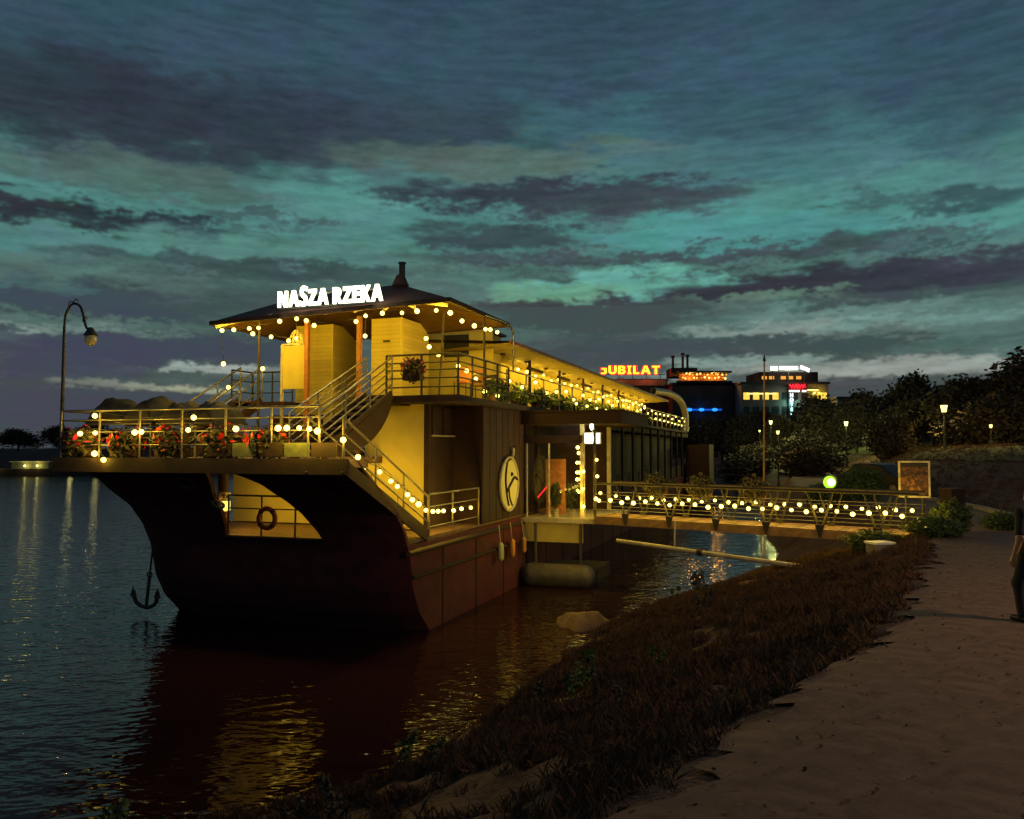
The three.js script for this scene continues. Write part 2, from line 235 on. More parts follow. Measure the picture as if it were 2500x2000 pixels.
{
  const round = (v) => 0.35 * Math.pow(Math.abs(v + 4) / 4, 6);
  const skin = (v0, v1, h0, h1, nu = 30, nv = 24) => slab((u, w) => { const h = lerp(h0, h1, w), v = lerp(typeof v0 === 'function' ? v0(h) : v0, typeof v1 === 'function' ? v1(h) : v1, u); return P(v, h, -rake(h) + round(v)); }, P(0, 0, 0.12), nu, nv);
  const jambL = (h) => between([[2.4, -5.05], [3.2, -4.75], [4.16, -4.0]], h), jambR = (h) => between([[2.4, -2.07], [2.73, -2.18], [3.15, -2.35], [3.51, -2.46], [3.88, -2.73], [4.1, -3.1], [4.16, -3.3]], h);
  mesh('bow_plate', [...skin(-8, 0, -1, 2.4), ...skin(-8, jambL, 2.4, 4.16), ...skin(jambR, 0, 2.4, 4.16), ...skin(-8, 0, 4.16, 4.44, 30, 4)], M.hull, barge);
  const lip = []; for (let i = 0; i <= 20; i++) { const h = lerp(2.4, 4.16, i / 20); lip.push(P(jambR(h), h, -rake(h) - 0.02)); }
  const lipL = []; for (let i = 0; i <= 20; i++) { const h = lerp(4.16, 2.4, i / 20); lipL.push(P(jambL(h), h, -rake(h) - 0.02)); }
  mesh('opening_rim', [tube(lip, 0.035, 40), tube(lipL, 0.035, 40), bar(lipL[20], lip[0], 0.05)], M.hullTrim, barge);
  const sh = new THREE.Shape(); sh.moveTo(56, -1); sh.lineTo(56, 2.3);
  for (let i = 0; i <= 30; i++) { const h = lerp(2.3, -1, i / 30); sh.lineTo(-rake(h) + 0.45, h); }
  const sideG = (v) => new THREE.ExtrudeGeometry(sh, { depth: 0.1, bevelEnabled: false }).applyMatrix4(new THREE.Matrix4().makeBasis(V(0, 0, -1), V(0, 1, 0), V(1, 0, 0))).translate(v, 0, 0);
  mesh('hull', [sideG(-0.1), sideG(-8), box(8, 3.3, 0.12, -4, 0.65, -56)], M.hull, barge);
  mesh('rubbing_strake', [bar(P(0.06, 2.12, -1), P(0.06, 2.12, 56), 0.07), bar(P(0.05, 1.5, -0.7), P(0.05, 1.5, 56), 0.05)], M.hullTrim, barge);
  for (let t = 1.2; t < 56; t += 2.4) mesh('plate_seam', box(0.02, 2.9, 0.05, 0.008, 0.75, -t), M.hullTrim, barge);
  mesh('main_deck', box(7.9, 0.08, 57, -4, 2.36, -27.5), M.deck, barge);
  mesh('terrace_deck', [box(8.0, 0.18, 1.0, -4.0, 4.36, 3.4), box(5.6, 0.18, 9.2, -5.2, 4.36, -1.7)], M.deck, barge);
  mesh('terrace_soffit', [box(5.4, 0.03, 5.6, -5.1, 4.25, 0.55), box(7.8, 0.03, 0.7, -4.0, 4.25, 3.3)], M.cream, barge);
  mesh('terrace_fascia', [box(8.2, 0.34, 0.06, -4, 4.3, 3.92), box(0.06, 0.3, 6, -8.05, 4.3, 0.9)], M.fascia, barge);
  for (let i = 0; i < 5; i++) mesh('fascia_panel', box(0.62, 0.3, 0.04, -0.5 - i * 0.68, 4.66, 3.9), i % 2 ? M.panel : M.fascia, barge);
  // column and deck lamp under the terrace
  for (const v of [-6.0, -7.6]) mesh('column', cyl(0.14, 0.14, 1.87, v, 2.4, 0.3), M.brownB, barge);
  // hawse pipe with its rim on the port bow
  mesh('hawse_pipe', new THREE.TorusGeometry(0.2, 0.05, 8, 20).rotateX(0.9).translate(-4.85, 3.86, 3.02), M.steelDark, barge); mesh('hawse_pipe', [new THREE.TorusGeometry(0.14, 0.04, 8, 16).rotateX(0.9).translate(-4.6, 3.3, 2.2)], M.steel, barge);

  // railings: posts and rails are sub-parts
  const railing = (name, pts, height, levels, gap, material, r = 0.022) => {
    const o = part(name, barge);
    for (let i = 0; i < pts.length - 1; i++) {
      const a = pts[i], b = pts[i + 1], n = Math.max(1, Math.round(a.distanceTo(b) / gap));
      for (let k = i ? 1 : 0; k <= n; k++) { const q = a.clone().lerp(b, k / n); mesh('post', bar(q, q.clone().setY(q.y + height), r * 1.25), material, o); }
      for (const l of levels) mesh('rail', bar(a.clone().setY(a.y + height * l), b.clone().setY(b.y + height * l), l === 1 ? r * 1.2 : r * 0.8), material, o);
    }
    return o;
  };
  railing('terrace_railing', [P(-8, 4.45, 2), P(-8, 4.45, -3.8), P(-0.65, 4.45, -3.85)], 1.15, [0.28, 0.55, 0.8, 1], 1.25, M.rail);
  railing('bow_railing', [P(-5.2, 2.4, -1.05), P(-2.1, 2.4, -1.05)], 1.05, [0.35, 0.68, 1], 1.0, M.railDark);
  railing('landing_railing', [P(-0.03, 2.4, 0.35), P(-0.03, 2.4, 1.9), P(-0.03, 2.4, 3.85)], 1.1, [0.22, 0.7, 1], 1.9, M.rail);
  railing('balcony_railing', [P(-1.75, 6.15, 1.2), P(0.42, 6.15, 1.2), P(0.42, 6.15, 5.3)], 1.12, [0.2, 0.42, 0.62, 0.8, 1], 1.05, M.railDark, 0.026);
  railing('gallery_railing', [P(0.34, 6.15, 5.35), P(0.34, 6.15, 52)], 1.05, [0.4, 1], 2.0, M.rail);
  mesh('port_landing', box(2.1, 0.12, 1.2, -6.95, 6.08, -2.95), M.brown, barge);
  railing('upper_railing', [P(-7.95, 6.14, 2.45), P(-7.95, 6.14, 3.5), P(-6.4, 6.14, 3.5)], 1.05, [0.35, 0.7, 1], 1.0, M.railDark);

  // stairs
  const stair = (name, a, b, w, n, top, rails) => {  // a (foot) to b (head), w across in v
    const o = part(name, barge), lv = P(w, 0, 0);
    for (let i = 0; i < n; i++) { const q = a.clone().lerp(b, (i + 0.6) / n); mesh('step', box(w - 0.08, 0.05, 0.3, q.x + w / 2, q.y + 0.06, q.z), M.deck, o); }
    for (const k of [0, 1]) {
      const s = lv.clone().multiplyScalar(k), A = a.clone().add(s), B = b.clone().add(s);
      mesh('stringer', beam(A, B, 0.06, 0.3), M.brownB, o);
      for (const l of rails) mesh(l === 1 ? 'handrail' : 'rail', bar(A.clone().setY(A.y + top * l), B.clone().setY(B.y + top * l), l === 1 ? 0.028 : 0.019), M.rail, o);
      for (let i = 0; i <= 3; i++) { const q = A.clone().lerp(B, i / 3); mesh('post', bar(q, q.clone().setY(q.y + top), 0.024), M.rail, o); }
    }
    return o;
  };
  stair('lower_stair', P(-0.9, 2.42, 0.3), P(-0.9, 4.32, -3.9), 0.87, 9, 1.02, [0.35, 0.68, 1]);
  stair('upper_stair', P(-2.35, 4.45, -2.5), P(-2.35, 6.15, 1.15), 0.8, 9, 1.08, [0.3, 0.48, 0.65, 0.82, 1]);
  stair('port_stair', P(-7.5, 4.45, -0.9), P(-7.5, 6.15, 2.3), 0.8, 9, 1.08, [0.35, 0.68, 1]);
  // swept plate under the balcony and the upper stair
  const sw = new THREE.Shape(); sw.moveTo(-1.7, 4.5); sw.bezierCurveTo(-0.6, 4.55, 0.6, 5.0, 1.05, 5.92); sw.lineTo(2.2, 5.92); sw.lineTo(2.2, 6.13); sw.lineTo(1.0, 6.13); sw.lineTo(-2.1, 4.62); sw.closePath();
  const swG = (v, dp) => new THREE.ExtrudeGeometry(sw, { depth: dp, bevelEnabled: false, curveSegments: 20 }).applyMatrix4(new THREE.Matrix4().makeBasis(V(0, 0, -1), V(0, 1, 0), V(1, 0, 0))).translate(v, 0, 0);
  mesh('stair_cheek', swG(-2.4, 0.9), M.brown, barge);
  mesh('balcony_deck', [box(2.25, 0.14, 0.98, -0.7, 6.08, -1.69), box(2.5, 0.05, 1.05, -0.7, 5.98, -1.69)], M.brown, barge);

  // lower cabins
  const lower = part('lower_cabin', barge);
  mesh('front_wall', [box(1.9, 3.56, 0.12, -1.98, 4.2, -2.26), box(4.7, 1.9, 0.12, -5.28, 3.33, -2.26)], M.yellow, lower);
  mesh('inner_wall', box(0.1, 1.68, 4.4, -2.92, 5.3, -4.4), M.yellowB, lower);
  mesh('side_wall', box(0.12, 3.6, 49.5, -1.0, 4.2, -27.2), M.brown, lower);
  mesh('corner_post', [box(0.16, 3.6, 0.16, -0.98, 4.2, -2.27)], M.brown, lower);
  mesh('wall_band', bar(P(-0.9, 5.06, 2.4), P(-0.9, 5.06, 4.1), 0.03), M.cream, lower);
  for (let i = 0; i < 3; i++) mesh('wall_panel', box(0.05, 0.85, 0.62, -0.92, 5.48, -2.75 - i * 0.78), M.brownB, lower);
  const block = part('entrance_block', barge);
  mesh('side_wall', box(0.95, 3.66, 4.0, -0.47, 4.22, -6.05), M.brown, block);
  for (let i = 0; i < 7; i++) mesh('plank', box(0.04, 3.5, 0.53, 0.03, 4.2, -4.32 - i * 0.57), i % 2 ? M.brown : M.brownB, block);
  mesh('corner_pipe', [bar(P(0.09, 2.4, 8.02), P(0.09, 6.0, 8.02), 0.06), bar(P(0.14, 3.2, 7.8), P(0.14, 4.9, 7.8), 0.03)], M.hullTrim, block);
  mesh('gallery_deck', [box(2.2, 0.16, 49.7, -0.72, 6.06, -27.1), box(2.0, 0.14, 5.9, -2.8, 6.07, -5.4)], M.fascia, barge);
  for (let t = 9; t < 52; t += 3.1) mesh('hull_pillar', box(0.14, 3.62, 0.14, 0.2, 4.2, -t), M.brown, barge);
  mesh('bulwark', box(0.06, 0.9, 43, 0.02, 2.8, -33.5), M.brown, barge);
  mesh('upper_bulwark', box(0.05, 0.32, 43, 0.02, 5.8, -33.5), M.brownB, barge);

  // upper cabins clad in horizontal boards
  const cabin = (v0, v1, t0, t1, top, y0 = 6.15) => {
    const o = part('upper_cabin', barge), n = Math.round((top - y0) / 0.13), bh = (top - y0) / n;
    mesh('core', box(v1 - v0 - 0.04, top - y0 - 0.02, t1 - t0 - 0.04, (v0 + v1) / 2, (top + y0) / 2, -(t0 + t1) / 2), M.brown, o);
    const fg = box(v1 - v0, bh - 0.007, 0.03, 0, 0, 0, 0, 0.03), sg = box(0.03, bh - 0.007, t1 - t0, 0, 0, 0, 0, 0, -0.03);
    uvMetres(fg).userData.done = uvMetres(sg).userData.done = true;
    for (let i = 0; i < n; i++) {
      const y = y0 + (i + 0.5) * bh, mat = [M.yellow, M.yellowB, M.yellowC][(i * i + 3 * i) % 3];
      mesh('board', fg, mat, o).position.set((v0 + v1) / 2, y, -t0 + 0.012);
      mesh('board', sg, mat, o).position.set(v1 + 0.012, y, -(t0 + t1) / 2);
    }
    mesh('corner_trim', box(0.07, top - y0, 0.07, v1 + 0.005, (top + y0) / 2, -t0 + 0.005), M.yellowC, o);
    return o;
  };
  cabin(-6.6, -5.23, 4.0, 5.8, 8.75, 4.46);
  cabin(-3.5, -2.48, 3.5, 5.45, 8.75);
  cabin(-2.3, -1.0, 7.0, 8.4, 8.7);
  mesh('cabin_roof', box(1.6, 0.08, 1.7, -1.6, 8.75, -7.7), M.roof, barge);
  mesh('vent_slot', box(0.22, 0.06, 0.03, -2.95, 8.02, -3.42), M.black, barge);
  const back = part('rear_wall', barge);
  mesh('wall', box(4.0, 2.6, 0.1, -2.6, 7.45, -6.6), M.yellowB, back);
  mesh('window', box(0.9, 0.75, 0.06, -1.9, 8.2, -6.5), M.black, back);
  mesh('door', box(0.75, 1.9, 0.06, -4.3, 7.15, -6.45), M.brownB, back);
  mesh('side_panel', box(0.86, 1.35, 0.06, -5.6, 7.2, -2.45), M.yellow, barge);
  mesh('panel_frame', [box(0.08, 3.4, 0.08, -6.06, 6.2, -2.45), box(0.95, 0.05, 0.08, -5.6, 7.92, -2.45)], M.cream, barge);
  for (const v of [-5.1, -3.28]) mesh('orange_post', box(0.13, 4.2, 0.13, v, 6.55, -2.35), M.orangeWood, barge);
  mesh('terrace_bench', [box(1.9, 0.5, 0.5, -5.7, 4.7, -2.5), box(1.9, 0.75, 0.1, -5.7, 5.35, -2.7)], M.brownB, barge);

  // hipped canopy roof over the front
  const eave = [[-7.3, 0.6], [0.42, 0.6], [0.42, 5.35], [-7.3, 5.35]].map(([v, t]) => P(v, v < -7 ? 8.36 : 8.6, t)), ridge = [P(-6.0, 9.42, 3), P(-2.3, 9.62, 3)];
  const quad = (a, b, c, d) => { const g = new THREE.BufferGeometry().setFromPoints([a, b, c, a, c, d]); g.computeVertexNormals(); return g; };
  const roofAt = (dy) => { const e = eave.map((p) => p.clone().setY(p.y + dy)), r = ridge.map((p) => p.clone().setY(p.y + dy)); return [quad(e[0], e[1], r[1], r[0]), quad(e[1], e[2], r[1], r[1].clone().setX(r[1].x - 0.001)), quad(e[2], e[3], r[0], r[1]), quad(e[3], e[0], r[0], r[0].clone().setX(r[0].x + 0.001))]; };
  const roof = part('canopy_roof', barge);
  mesh('roof_skin', [...roofAt(0.06)], M.roof, roof);
  mesh('ceiling', roofAt(0), M.ceiling, roof);
  mesh('eave_trim', [0, 1, 2, 3].map((i) => beam(eave[i].clone().setY(eave[i].y + 0.03), eave[(i + 1) % 4].clone().setY(eave[(i + 1) % 4].y + 0.03), 0.06, 0.12)), M.brownB, roof);
  for (let i = 0; i <= 8; i++) { const v = lerp(-7.2, 0.3, i / 8), e = P(v, lerp(8.36, 8.6, clamp((v + 7.3) / 1.5, 0, 1)) - 0.1, 0.7), q = P(clamp(v, -6, -2.3), 9.22, 2.9); mesh('rafter', beam(e, q, 0.07, 0.1), M.cream, roof); }
  mesh('ridge_cap', bar(ridge[0], ridge[1], 0.06), M.roof, roof);
  mesh('drain_pipe', tube([P(0.44, 8.62, 3.2), P(0.46, 8.6, 5.2), P(0.46, 8.45, 5.6), P(0.46, 7.2, 5.65)], 0.03, 30), M.rail, roof);
  mesh('canopy_post', [bar(P(0.36, 6.15, 3.3), P(0.36, 8.6, 3.3), 0.035), bar(P(-0.6, 6.15, 2.2), P(-0.45, 8.6, 2.2), 0.03), bar(P(-6.3, 4.45, 1.6), P(-6.3, 8.6, 1.6), 0.04)], M.railDark, barge);
  const chim = part('chimney', barge);
  mesh('base', new THREE.CylinderGeometry(0.12, 0.26, 0.32, 14).translate(-2.05, 9.7, -2.6), M.roof, chim);
  mesh('pipe', [cyl(0.095, 0.095, 0.42, -2.0, 9.8, -2.6, 14), cyl(0.12, 0.12, 0.04, -2.0, 10.2, -2.6, 14)], M.black, chim);

  // the long cabin behind
  const long = part('long_cabin', barge), pgeo = box(0.05, 1.85, 1.17, 0, 0, 0); uvMetres(pgeo).userData.done = true;
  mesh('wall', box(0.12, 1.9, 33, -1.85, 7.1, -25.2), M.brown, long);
  for (let i = 0; i < 27; i++) mesh('wall_panel', pgeo, [M.yellow, M.yellowB, M.yellowC][(i * 5) % 3], long).position.set(-1.77, 7.1, -9.4 - i * 1.2);
  const roofG = (dy) => grid((u, w) => P(lerp(0.32, -2.2, u), lerp(8.13, 7.98, u) + dy, lerp(5.7, 41, w)), 2, 40);
  mesh('soffit', roofG(0), M.soffit, long);
  mesh('roof', [grid((u, w) => P(lerp(0.36, -5, u), lerp(8.17, 8.5, u), lerp(5.7, 41, w)), 2, 4)], M.roof, long);
  mesh('fascia', beam(P(0.35, 8.15, 5.7), P(0.35, 8.15, 41), 0.04, 0.12), M.orangeWood, long);
  for (let i = 0; i < 12; i++) mesh('downlight_cap', cyl(0.09, 0.09, 0.05, -0.75, 8.0, -8 - i * 2.7, 10), M.brownB, long);
  for (let i = 0; i < 5; i++) { const t = 10.5 + i * 4.2; mesh('awning_frame', [box(0.09, 1.5, 0.09, -0.55, 7.3, -t), box(0.08, 0.1, 1.9, -0.55, 7.75, -t - 0.7)], M.brown, long); }
  mesh('stern_house', box(2.0, 4, 4, 1.2, 3.0, -54), M.brownB, barge);
  const st = part('stern_arch', barge);
  mesh('arch', tube([P(0.2, 6.1, 52), P(0.2, 7.4, 52.2), P(0.0, 8.6, 51), P(-0.6, 9.2, 49), P(-1.6, 9.3, 46)], 0.28, 40, 10), M.steel, st);

  // entrance porch on the bank side
  const porch = part('entrance_porch', barge);
  mesh('floor', box(2.9, 0.16, 4.6, 1.45, 2.22, -10.1), M.cream, porch);
  mesh('lower_panel', [box(2.15, 0.72, 0.08, 1.1, 1.83, -7.96)], M.yellowB, porch);
  mesh('roof', [box(3.75, 0.42, 5.2, 1.72, 5.72, -10.2), box(3.85, 0.05, 5.3, 1.72, 5.95, -10.2)], M.brown, porch);
  mesh('lintel', box(2.1, 0.28, 0.1, 1.1, 5.0, -7.97), M.brown, porch);
  for (const [v, t] of [[2.15, 8.0], [2.15, 12.2], [0.12, 12.2]]) mesh('porch_post', box(0.14, 3.4, 0.14, v, 3.85, -t), v > 1 ? M.cream : M.brown, porch);
  for (const [v, w] of [[0.55, 0.8], [1.55, 1.1]]) mesh('glass_pane', box(w, 2.5, 0.012, v, 3.6, -7.98), M.glass, porch);
  mesh('mullion', [box(0.05, 2.55, 0.06, 0.97, 3.6, -7.97), box(0.05, 2.55, 0.06, 0.16, 3.6, -7.97)], M.cream, porch);
  mesh('glass_pane', box(1.9, 0.34, 0.012, 1.1, 5.32, -7.98), M.glass, porch);
  mesh('door', [box(0.72, 2.0, 0.06, 0.8, 3.3, -9.4, 0.35)], M.orangeWood, porch);
  mesh('back_panel', box(2.0, 3.3, 0.06, 1.1, 3.9, -12.3), M.brownB, porch);
}

// ---------------------------------------------------------------- lights strung on the barge and the gangway
const bulbGeo = (() => { const g = new THREE.SphereGeometry(0.06, 12, 9).translate(0, -0.03, 0); uvMetres(g).userData.done = true; return g; })();
const capGeo = (() => { const g = new THREE.CylinderGeometry(0.018, 0.02, 0.05, 8).translate(0, 0.045, 0); uvMetres(g).userData.done = true; return g; })();
const rndBulb = rngOf(77);
function stringLights(label, pts, cd0, group = 'strings of festoon bulbs', every = 1) {
  const o = thing('string_light', label, 'string lights', pts[0].toArray(), 0, group), loc = pts.map((p) => p.clone().sub(pts[0]));
  const wire = [], cd = cd0 * 1.5;
  for (let i = 0; i < loc.length - 1; i++) { const a = loc[i], b = loc[i + 1], l = a.distanceTo(b); wire.push(V(a.x, a.y + 0.07, a.z)); wire.push(a.clone().lerp(b, 0.5).setY((a.y + b.y) / 2 + 0.07 - Math.min(0.12, l * 0.06))); }
  const e = loc[loc.length - 1]; wire.push(V(e.x, e.y + 0.07, e.z));
  mesh('cord', tube(wire, 0.008, wire.length * 4, 5), M.cord, o);
  loc.forEach((p, i) => { const b = mesh('bulb', bulbGeo, BULB, o); b.position.copy(p); b.scale.setScalar(0.86 + 0.3 * rndBulb()); mesh('socket', capGeo, M.cord, b); if (i % every === 0) lamp(o, p.x, p.y - 0.03, p.z, cd * every); });
  return o;
}
const on = (list) => list.map(([v, h, t]) => toWorld(v, h, t));
stringLights('string of warm bulbs along the flower boxes of the bow terrace railing', on([[-7.05, 5.07, -4.12], [-6.59, 5.08, -4.12], [-5.41, 5.09, -4.12], [-5.22, 5.1, -4.12], [-3.89, 5.13, -4.12], [-2.6, 5.15, -4.12], [-1.51, 5.16, -4.12], [-1.29, 5.16, -4.12], [-0.98, 5.15, -4.12], [-0.73, 5.13, -4.12], [-0.53, 5.09, -4.12]]), 1.1);
stringLights('two small pale bulbs on top of the bow terrace rail posts', on([[-6.79, 5.5, -3.95], [-3.89, 5.42, -3.95]]), 0.4);
stringLights('string of bulbs following the stair down from the terrace and along the landing rail', on([[0.02, 4.9, -4.0], [0.02, 4.53, -3.38], [0.02, 4.18, -2.4], [0.02, 3.95, -1.86], [0.02, 3.81, -1.53], [0.02, 3.59, -0.99], [0.02, 3.45, -0.72], [0.02, 3.32, -0.37], [0.02, 3.13, 0.06], [0.02, 3.07, 0.49], [0.02, 3.05, 0.82], [0.02, 3.03, 1.17], [0.02, 2.99, 1.86], [0.02, 3.0, 2.42], [0.02, 2.98, 3.12]]), 1.0);
stringLights('drooping string of bulbs under the left end of the canopy', on([[-6.87, 7.21, 0.7], [-6.94, 8.2, 0.7], [-6.52, 8.2, 0.7], [-5.85, 8.05, 0.7], [-5.22, 7.93, 0.7], [-4.63, 7.79, 0.7]]), 1.0);
stringLights('string of bulbs under the canopy below the rooftop letters', on([[-6.36, 8.3, 1.2], [-6.03, 8.3, 1.2], [-4.97, 8.38, 0.75], [-4.4, 8.42, 0.75], [-4.08, 8.35, 0.75], [-3.82, 8.2, 0.75], [-2.47, 8.24, 0.75], [-2.17, 8.38, 0.75], [-2.18, 7.82, 0.75]]), 1.25);
stringLights('string of bulbs along the front and side eave of the canopy', on([[-1.65, 8.43, 0.75], [-1.05, 8.4, 0.75], [-0.6, 8.43, 0.75], [-0.03, 8.41, 0.75], [0.38, 8.33, 0.75], [0.4, 8.22, 1.51], [0.4, 8.22, 2.42], [0.4, 8.24, 3.3], [0.4, 8.29, 3.71], [0.4, 8.29, 4.31]]), 1.25);
stringLights('loose string of bulbs across the balcony in front of the yellow cabins', on([[-1.2, 7.95, 2.6], [-1.1, 7.7, 2.6], [-0.8, 7.45, 2.6], [0.38, 6.96, 1.3], [0.38, 6.88, 1.9], [0.38, 6.71, 2.6], [0.38, 6.4, 3.3], [0.38, 6.33, 4.4]]), 1.0);
{
  const a = [], b = [], c = [];
  for (const t of [5.6, 6.9, 8.4, 9.8, 11.1, 12.5, 13.7, 15.3, 16.6, 17.6, 18.4, 19.3, 20.4, 21.4, 22.7, 24.2, 25.6, 27, 28.3, 29.5, 30.8, 32, 33.6, 35.2, 37, 38.8, 40.8, 43, 45, 47, 49, 50.2]) a.push([0.34, 6.9 + 0.16 * Math.sin(t * 1.7) + (t > 17 ? 0.15 : 0), t]);
  for (let t = 11; t < 40; t += 1.15) b.push([-1.2, 7.8 + 0.08 * Math.sin(t * 2.3), t]);
  for (let t = 14; t < 50; t += 1.9) c.push([0.37, 6.62 + 0.05 * Math.sin(t * 3.1), t]);
  stringLights('long row of bulbs on the side gallery rail of the barge', on(a), 1.3);
  stringLights('inner row of bulbs under the long roof of the side gallery', on(b), 1.0);
  stringLights('lower row of bulbs along the outer edge of the side gallery', on(c), 1.2);
}
stringLights('three bulbs hanging down the pale porch post of the entrance', on([[2.2, 3.93, 7.88], [2.2, 3.34, 7.88], [2.2, 2.75, 7.88]]), 1.0);
stringLights('small cluster of added bulbs for the reflections in the porch glass', on([[1.62, 4.75, 9.4], [1.66, 4.55, 9.4], [1.6, 4.2, 9.4], [1.7, 4.2, 9.4], [1.6, 3.85, 9.4], [1.7, 3.85, 9.4], [1.6, 3.6, 9.4], [1.7, 3.6, 9.4], [1.58, 3.2, 9.4], [1.66, 3.15, 9.4], [1.5, 2.9, 9.4]]), 0.16);  // these inner bulbs stand in for bulb reflections in the glass
stringLights('two bulbs at the port edge below the bow terrace flowers', on([[-6.74, 4.6, -3.98], [-6.46, 4.45, -3.98]]), 0.7);
stringLights('short string of bulbs up the port stair of the barge', on([[-6.6, 5.6, -0.8], [-6.6, 6.5, 0.6], [-6.6, 7.2, 2.2]]), 0.8);

// gangway
const GA = V(2.75, 2.36, -27.0), GB = V(10.9, 2.3, -21.6), GD = GB.clone().sub(GA).setY(0).normalize(), GN = V(GD.z, 0, -GD.x);   // GN points to the far side
const gang = (s, up, across) => GA.clone().lerp(GB, s).add(V(0, up, 0)).addScaledVector(GN, across);
{
  const o = thing('gangway', 'long steel gangway strung with bulbs between barge and riverbank', 'gangway', GA.toArray(), 0);
  const q = (s, up, ac) => gang(s, up, ac).sub(GA), len = GA.distanceTo(GB), n = 46, turn = Math.atan2(-GD.z, GD.x);
  const plank = box(len / n - 0.015, 0.04, 1.3, 0, 0, 0); uvMetres(plank).userData.done = true;
  for (let i = 0; i < n; i++) { const m = mesh('plank', plank, i % 3 ? M.wood : M.deck, o); m.position.copy(q((i + 0.5) / n, 0.04, 0.7)); m.rotation.y = turn; }
  for (const ac of [0, 1.4]) {
    mesh('side_beam', beam(q(0, -0.06, ac), q(1, -0.06, ac), 0.08, 0.26), M.wood, o);
    mesh('top_rail', bar(q(0, 1.15, ac), q(1, 1.15, ac), 0.04), M.railDark, o);
    for (const y of [0.3, 0.55, 0.8]) mesh('wire', bar(q(0, y, ac), q(1, y, ac), 0.012), M.rail, o);
    for (let i = 0; i < 6; i++) {
      const s = 0.12 + i * 0.155, k = 0.36 / len;
      mesh('strut', [bar(q(s, -0.05, ac), q(s - k, 1.15, ac), 0.028), bar(q(s, -0.05, ac), q(s + k, 1.15, ac), 0.028)], M.railDark, o);
      const gus = new THREE.Shape([new THREE.Vector2(-0.13, 0.2), new THREE.Vector2(0.13, 0.2), new THREE.Vector2(0.03, -0.16), new THREE.Vector2(-0.03, -0.16)]);
      const gg = new THREE.ExtrudeGeometry(gus, { depth: 0.02, bevelEnabled: false }).rotateY(turn), c = q(s, 0, ac - 0.07); mesh('gusset', gg.translate(c.x, c.y, c.z), M.railDark, o);
    }
  }
  const near = [], far = [];
  for (let i = 0; i < 23; i++) near.push(gang((i + 0.5) / 23.5, 0.62 + 0.04 * Math.sin(i * 1.9), -0.05));
  near.push(gang(1.0, 0.5, -0.05), gang(1.012, 0.38, -0.06), gang(1.02, 0.1, -0.08));
  for (let i = 0; i < 22; i++) far.push(gang((i + 0.2) / 22, 0.66 + 0.04 * Math.cos(i * 2.3), 1.45));
  stringLights('string of bulbs along the near handrail of the gangway', near, 0.8);
  stringLights('string of bulbs along the far handrail of the gangway', far, 0.8);
  // gate post with bulbs and the bright notice box at the barge end
  const gp = thing('gate_post', 'slim steel gate post at the barge end of the gangway', 'post', gang(0.0, -0.2, 0.05).toArray());
  mesh('post', bar(V(0, 0, 0), V(0, 3.1, 0), 0.05), M.railDark, gp); mesh('cap', ball(0.07, 0, 3.12, 0), M.railDark, gp);
  stringLights('bulbs hanging down the gate post of the gangway', [V(2.83, 4.33, -26.92), V(2.85, 3.78, -26.92), V(2.95, 3.22, -26.92), V(2.8, 3.04, -26.92)], 0.8);
}
{
  const o = aboard('notice_box', 'bright white lit notice box below the porch roof at the entrance', 'lightbox', [2.55, 4.83, 7.75]);
  mesh('housing', [box(0.56, 0.4, 0.12, 0, 0.2, -0.08)], M.steel, o);
  const f = glow([1, 1, 0.78], 2.6); for (let i = 0; i < 3; i++) mesh('light_panel', box(0.165, 0.34, 0.02, -0.18 + i * 0.18, 0.2, -0.01), f, o);
  mesh('hanger', bar(V(0, 0.4, -0.06), V(0, 0.75, -0.06), 0.02), M.steel, o);
  mesh('lamp', [new THREE.SphereGeometry(0.09, 12, 8).scale(0.8, 1.5, 0.8).translate(0, 0.6, 0.06)], glow([1, 1, 0.6], 3), o);
  lamp(o, 0, 0.2, 0.08, 1.6, new THREE.Color().setRGB(1, 0.95, 0.5), 0.05); lamp(o, 0, 0.6, 0.06, 1.2, new THREE.Color().setRGB(1, 0.95, 0.4), 0.06);
}

// ---------------------------------------------------------------- signs on the barge
const fontB = await new FontLoader().loadAsync('fonts/droid/droid_sans_bold.typeface.json');
const fontR = await new FontLoader().loadAsync('fonts/droid/droid_sans_regular.typeface.json');
{
  const o = aboard('rooftop_sign', 'glowing white NASZA RZEKA letters on the canopy roof edge', 'sign', [-4.86, 8.68, 0.5]);
  const face = glow([1, 0.97, 0.66], 3.2);
  mesh('mounting_rail', [box(3.45, 0.05, 0.05, 1.7, -0.02, -0.05), box(3.45, 0.04, 0.04, 1.7, 0.36, -0.07)], M.black, o);
  let x = 0.02;
  for (const ch of 'NASZA RZEKA') {
    if (ch === ' ') { x += 0.13; continue; }
    const tall = ch === 'S' ? 1.24 : 1, g = new TextGeometry(ch, { font: fontB, size: 0.44, depth: 0.05, curveSegments: 5, bevelEnabled: true, bevelSize: 0.012, bevelThickness: 0.01, bevelSegments: 1 });
    g.computeBoundingBox(); const w = (g.boundingBox.max.x - g.boundingBox.min.x) * 0.92;
    g.translate(-g.boundingBox.min.x, 0, 0).scale(0.92, tall, 1);
    const m = mesh('letter', g, face, o); m.position.set(x, 0.02, 0);
    lamp(o, x + w / 2, 0.25, 0.12, 0.9, new THREE.Color().setRGB(1, 0.9, 0.42), 0.03);
    x += w + 0.035;
  }
  o.scale.x = 3.4 / x;
}
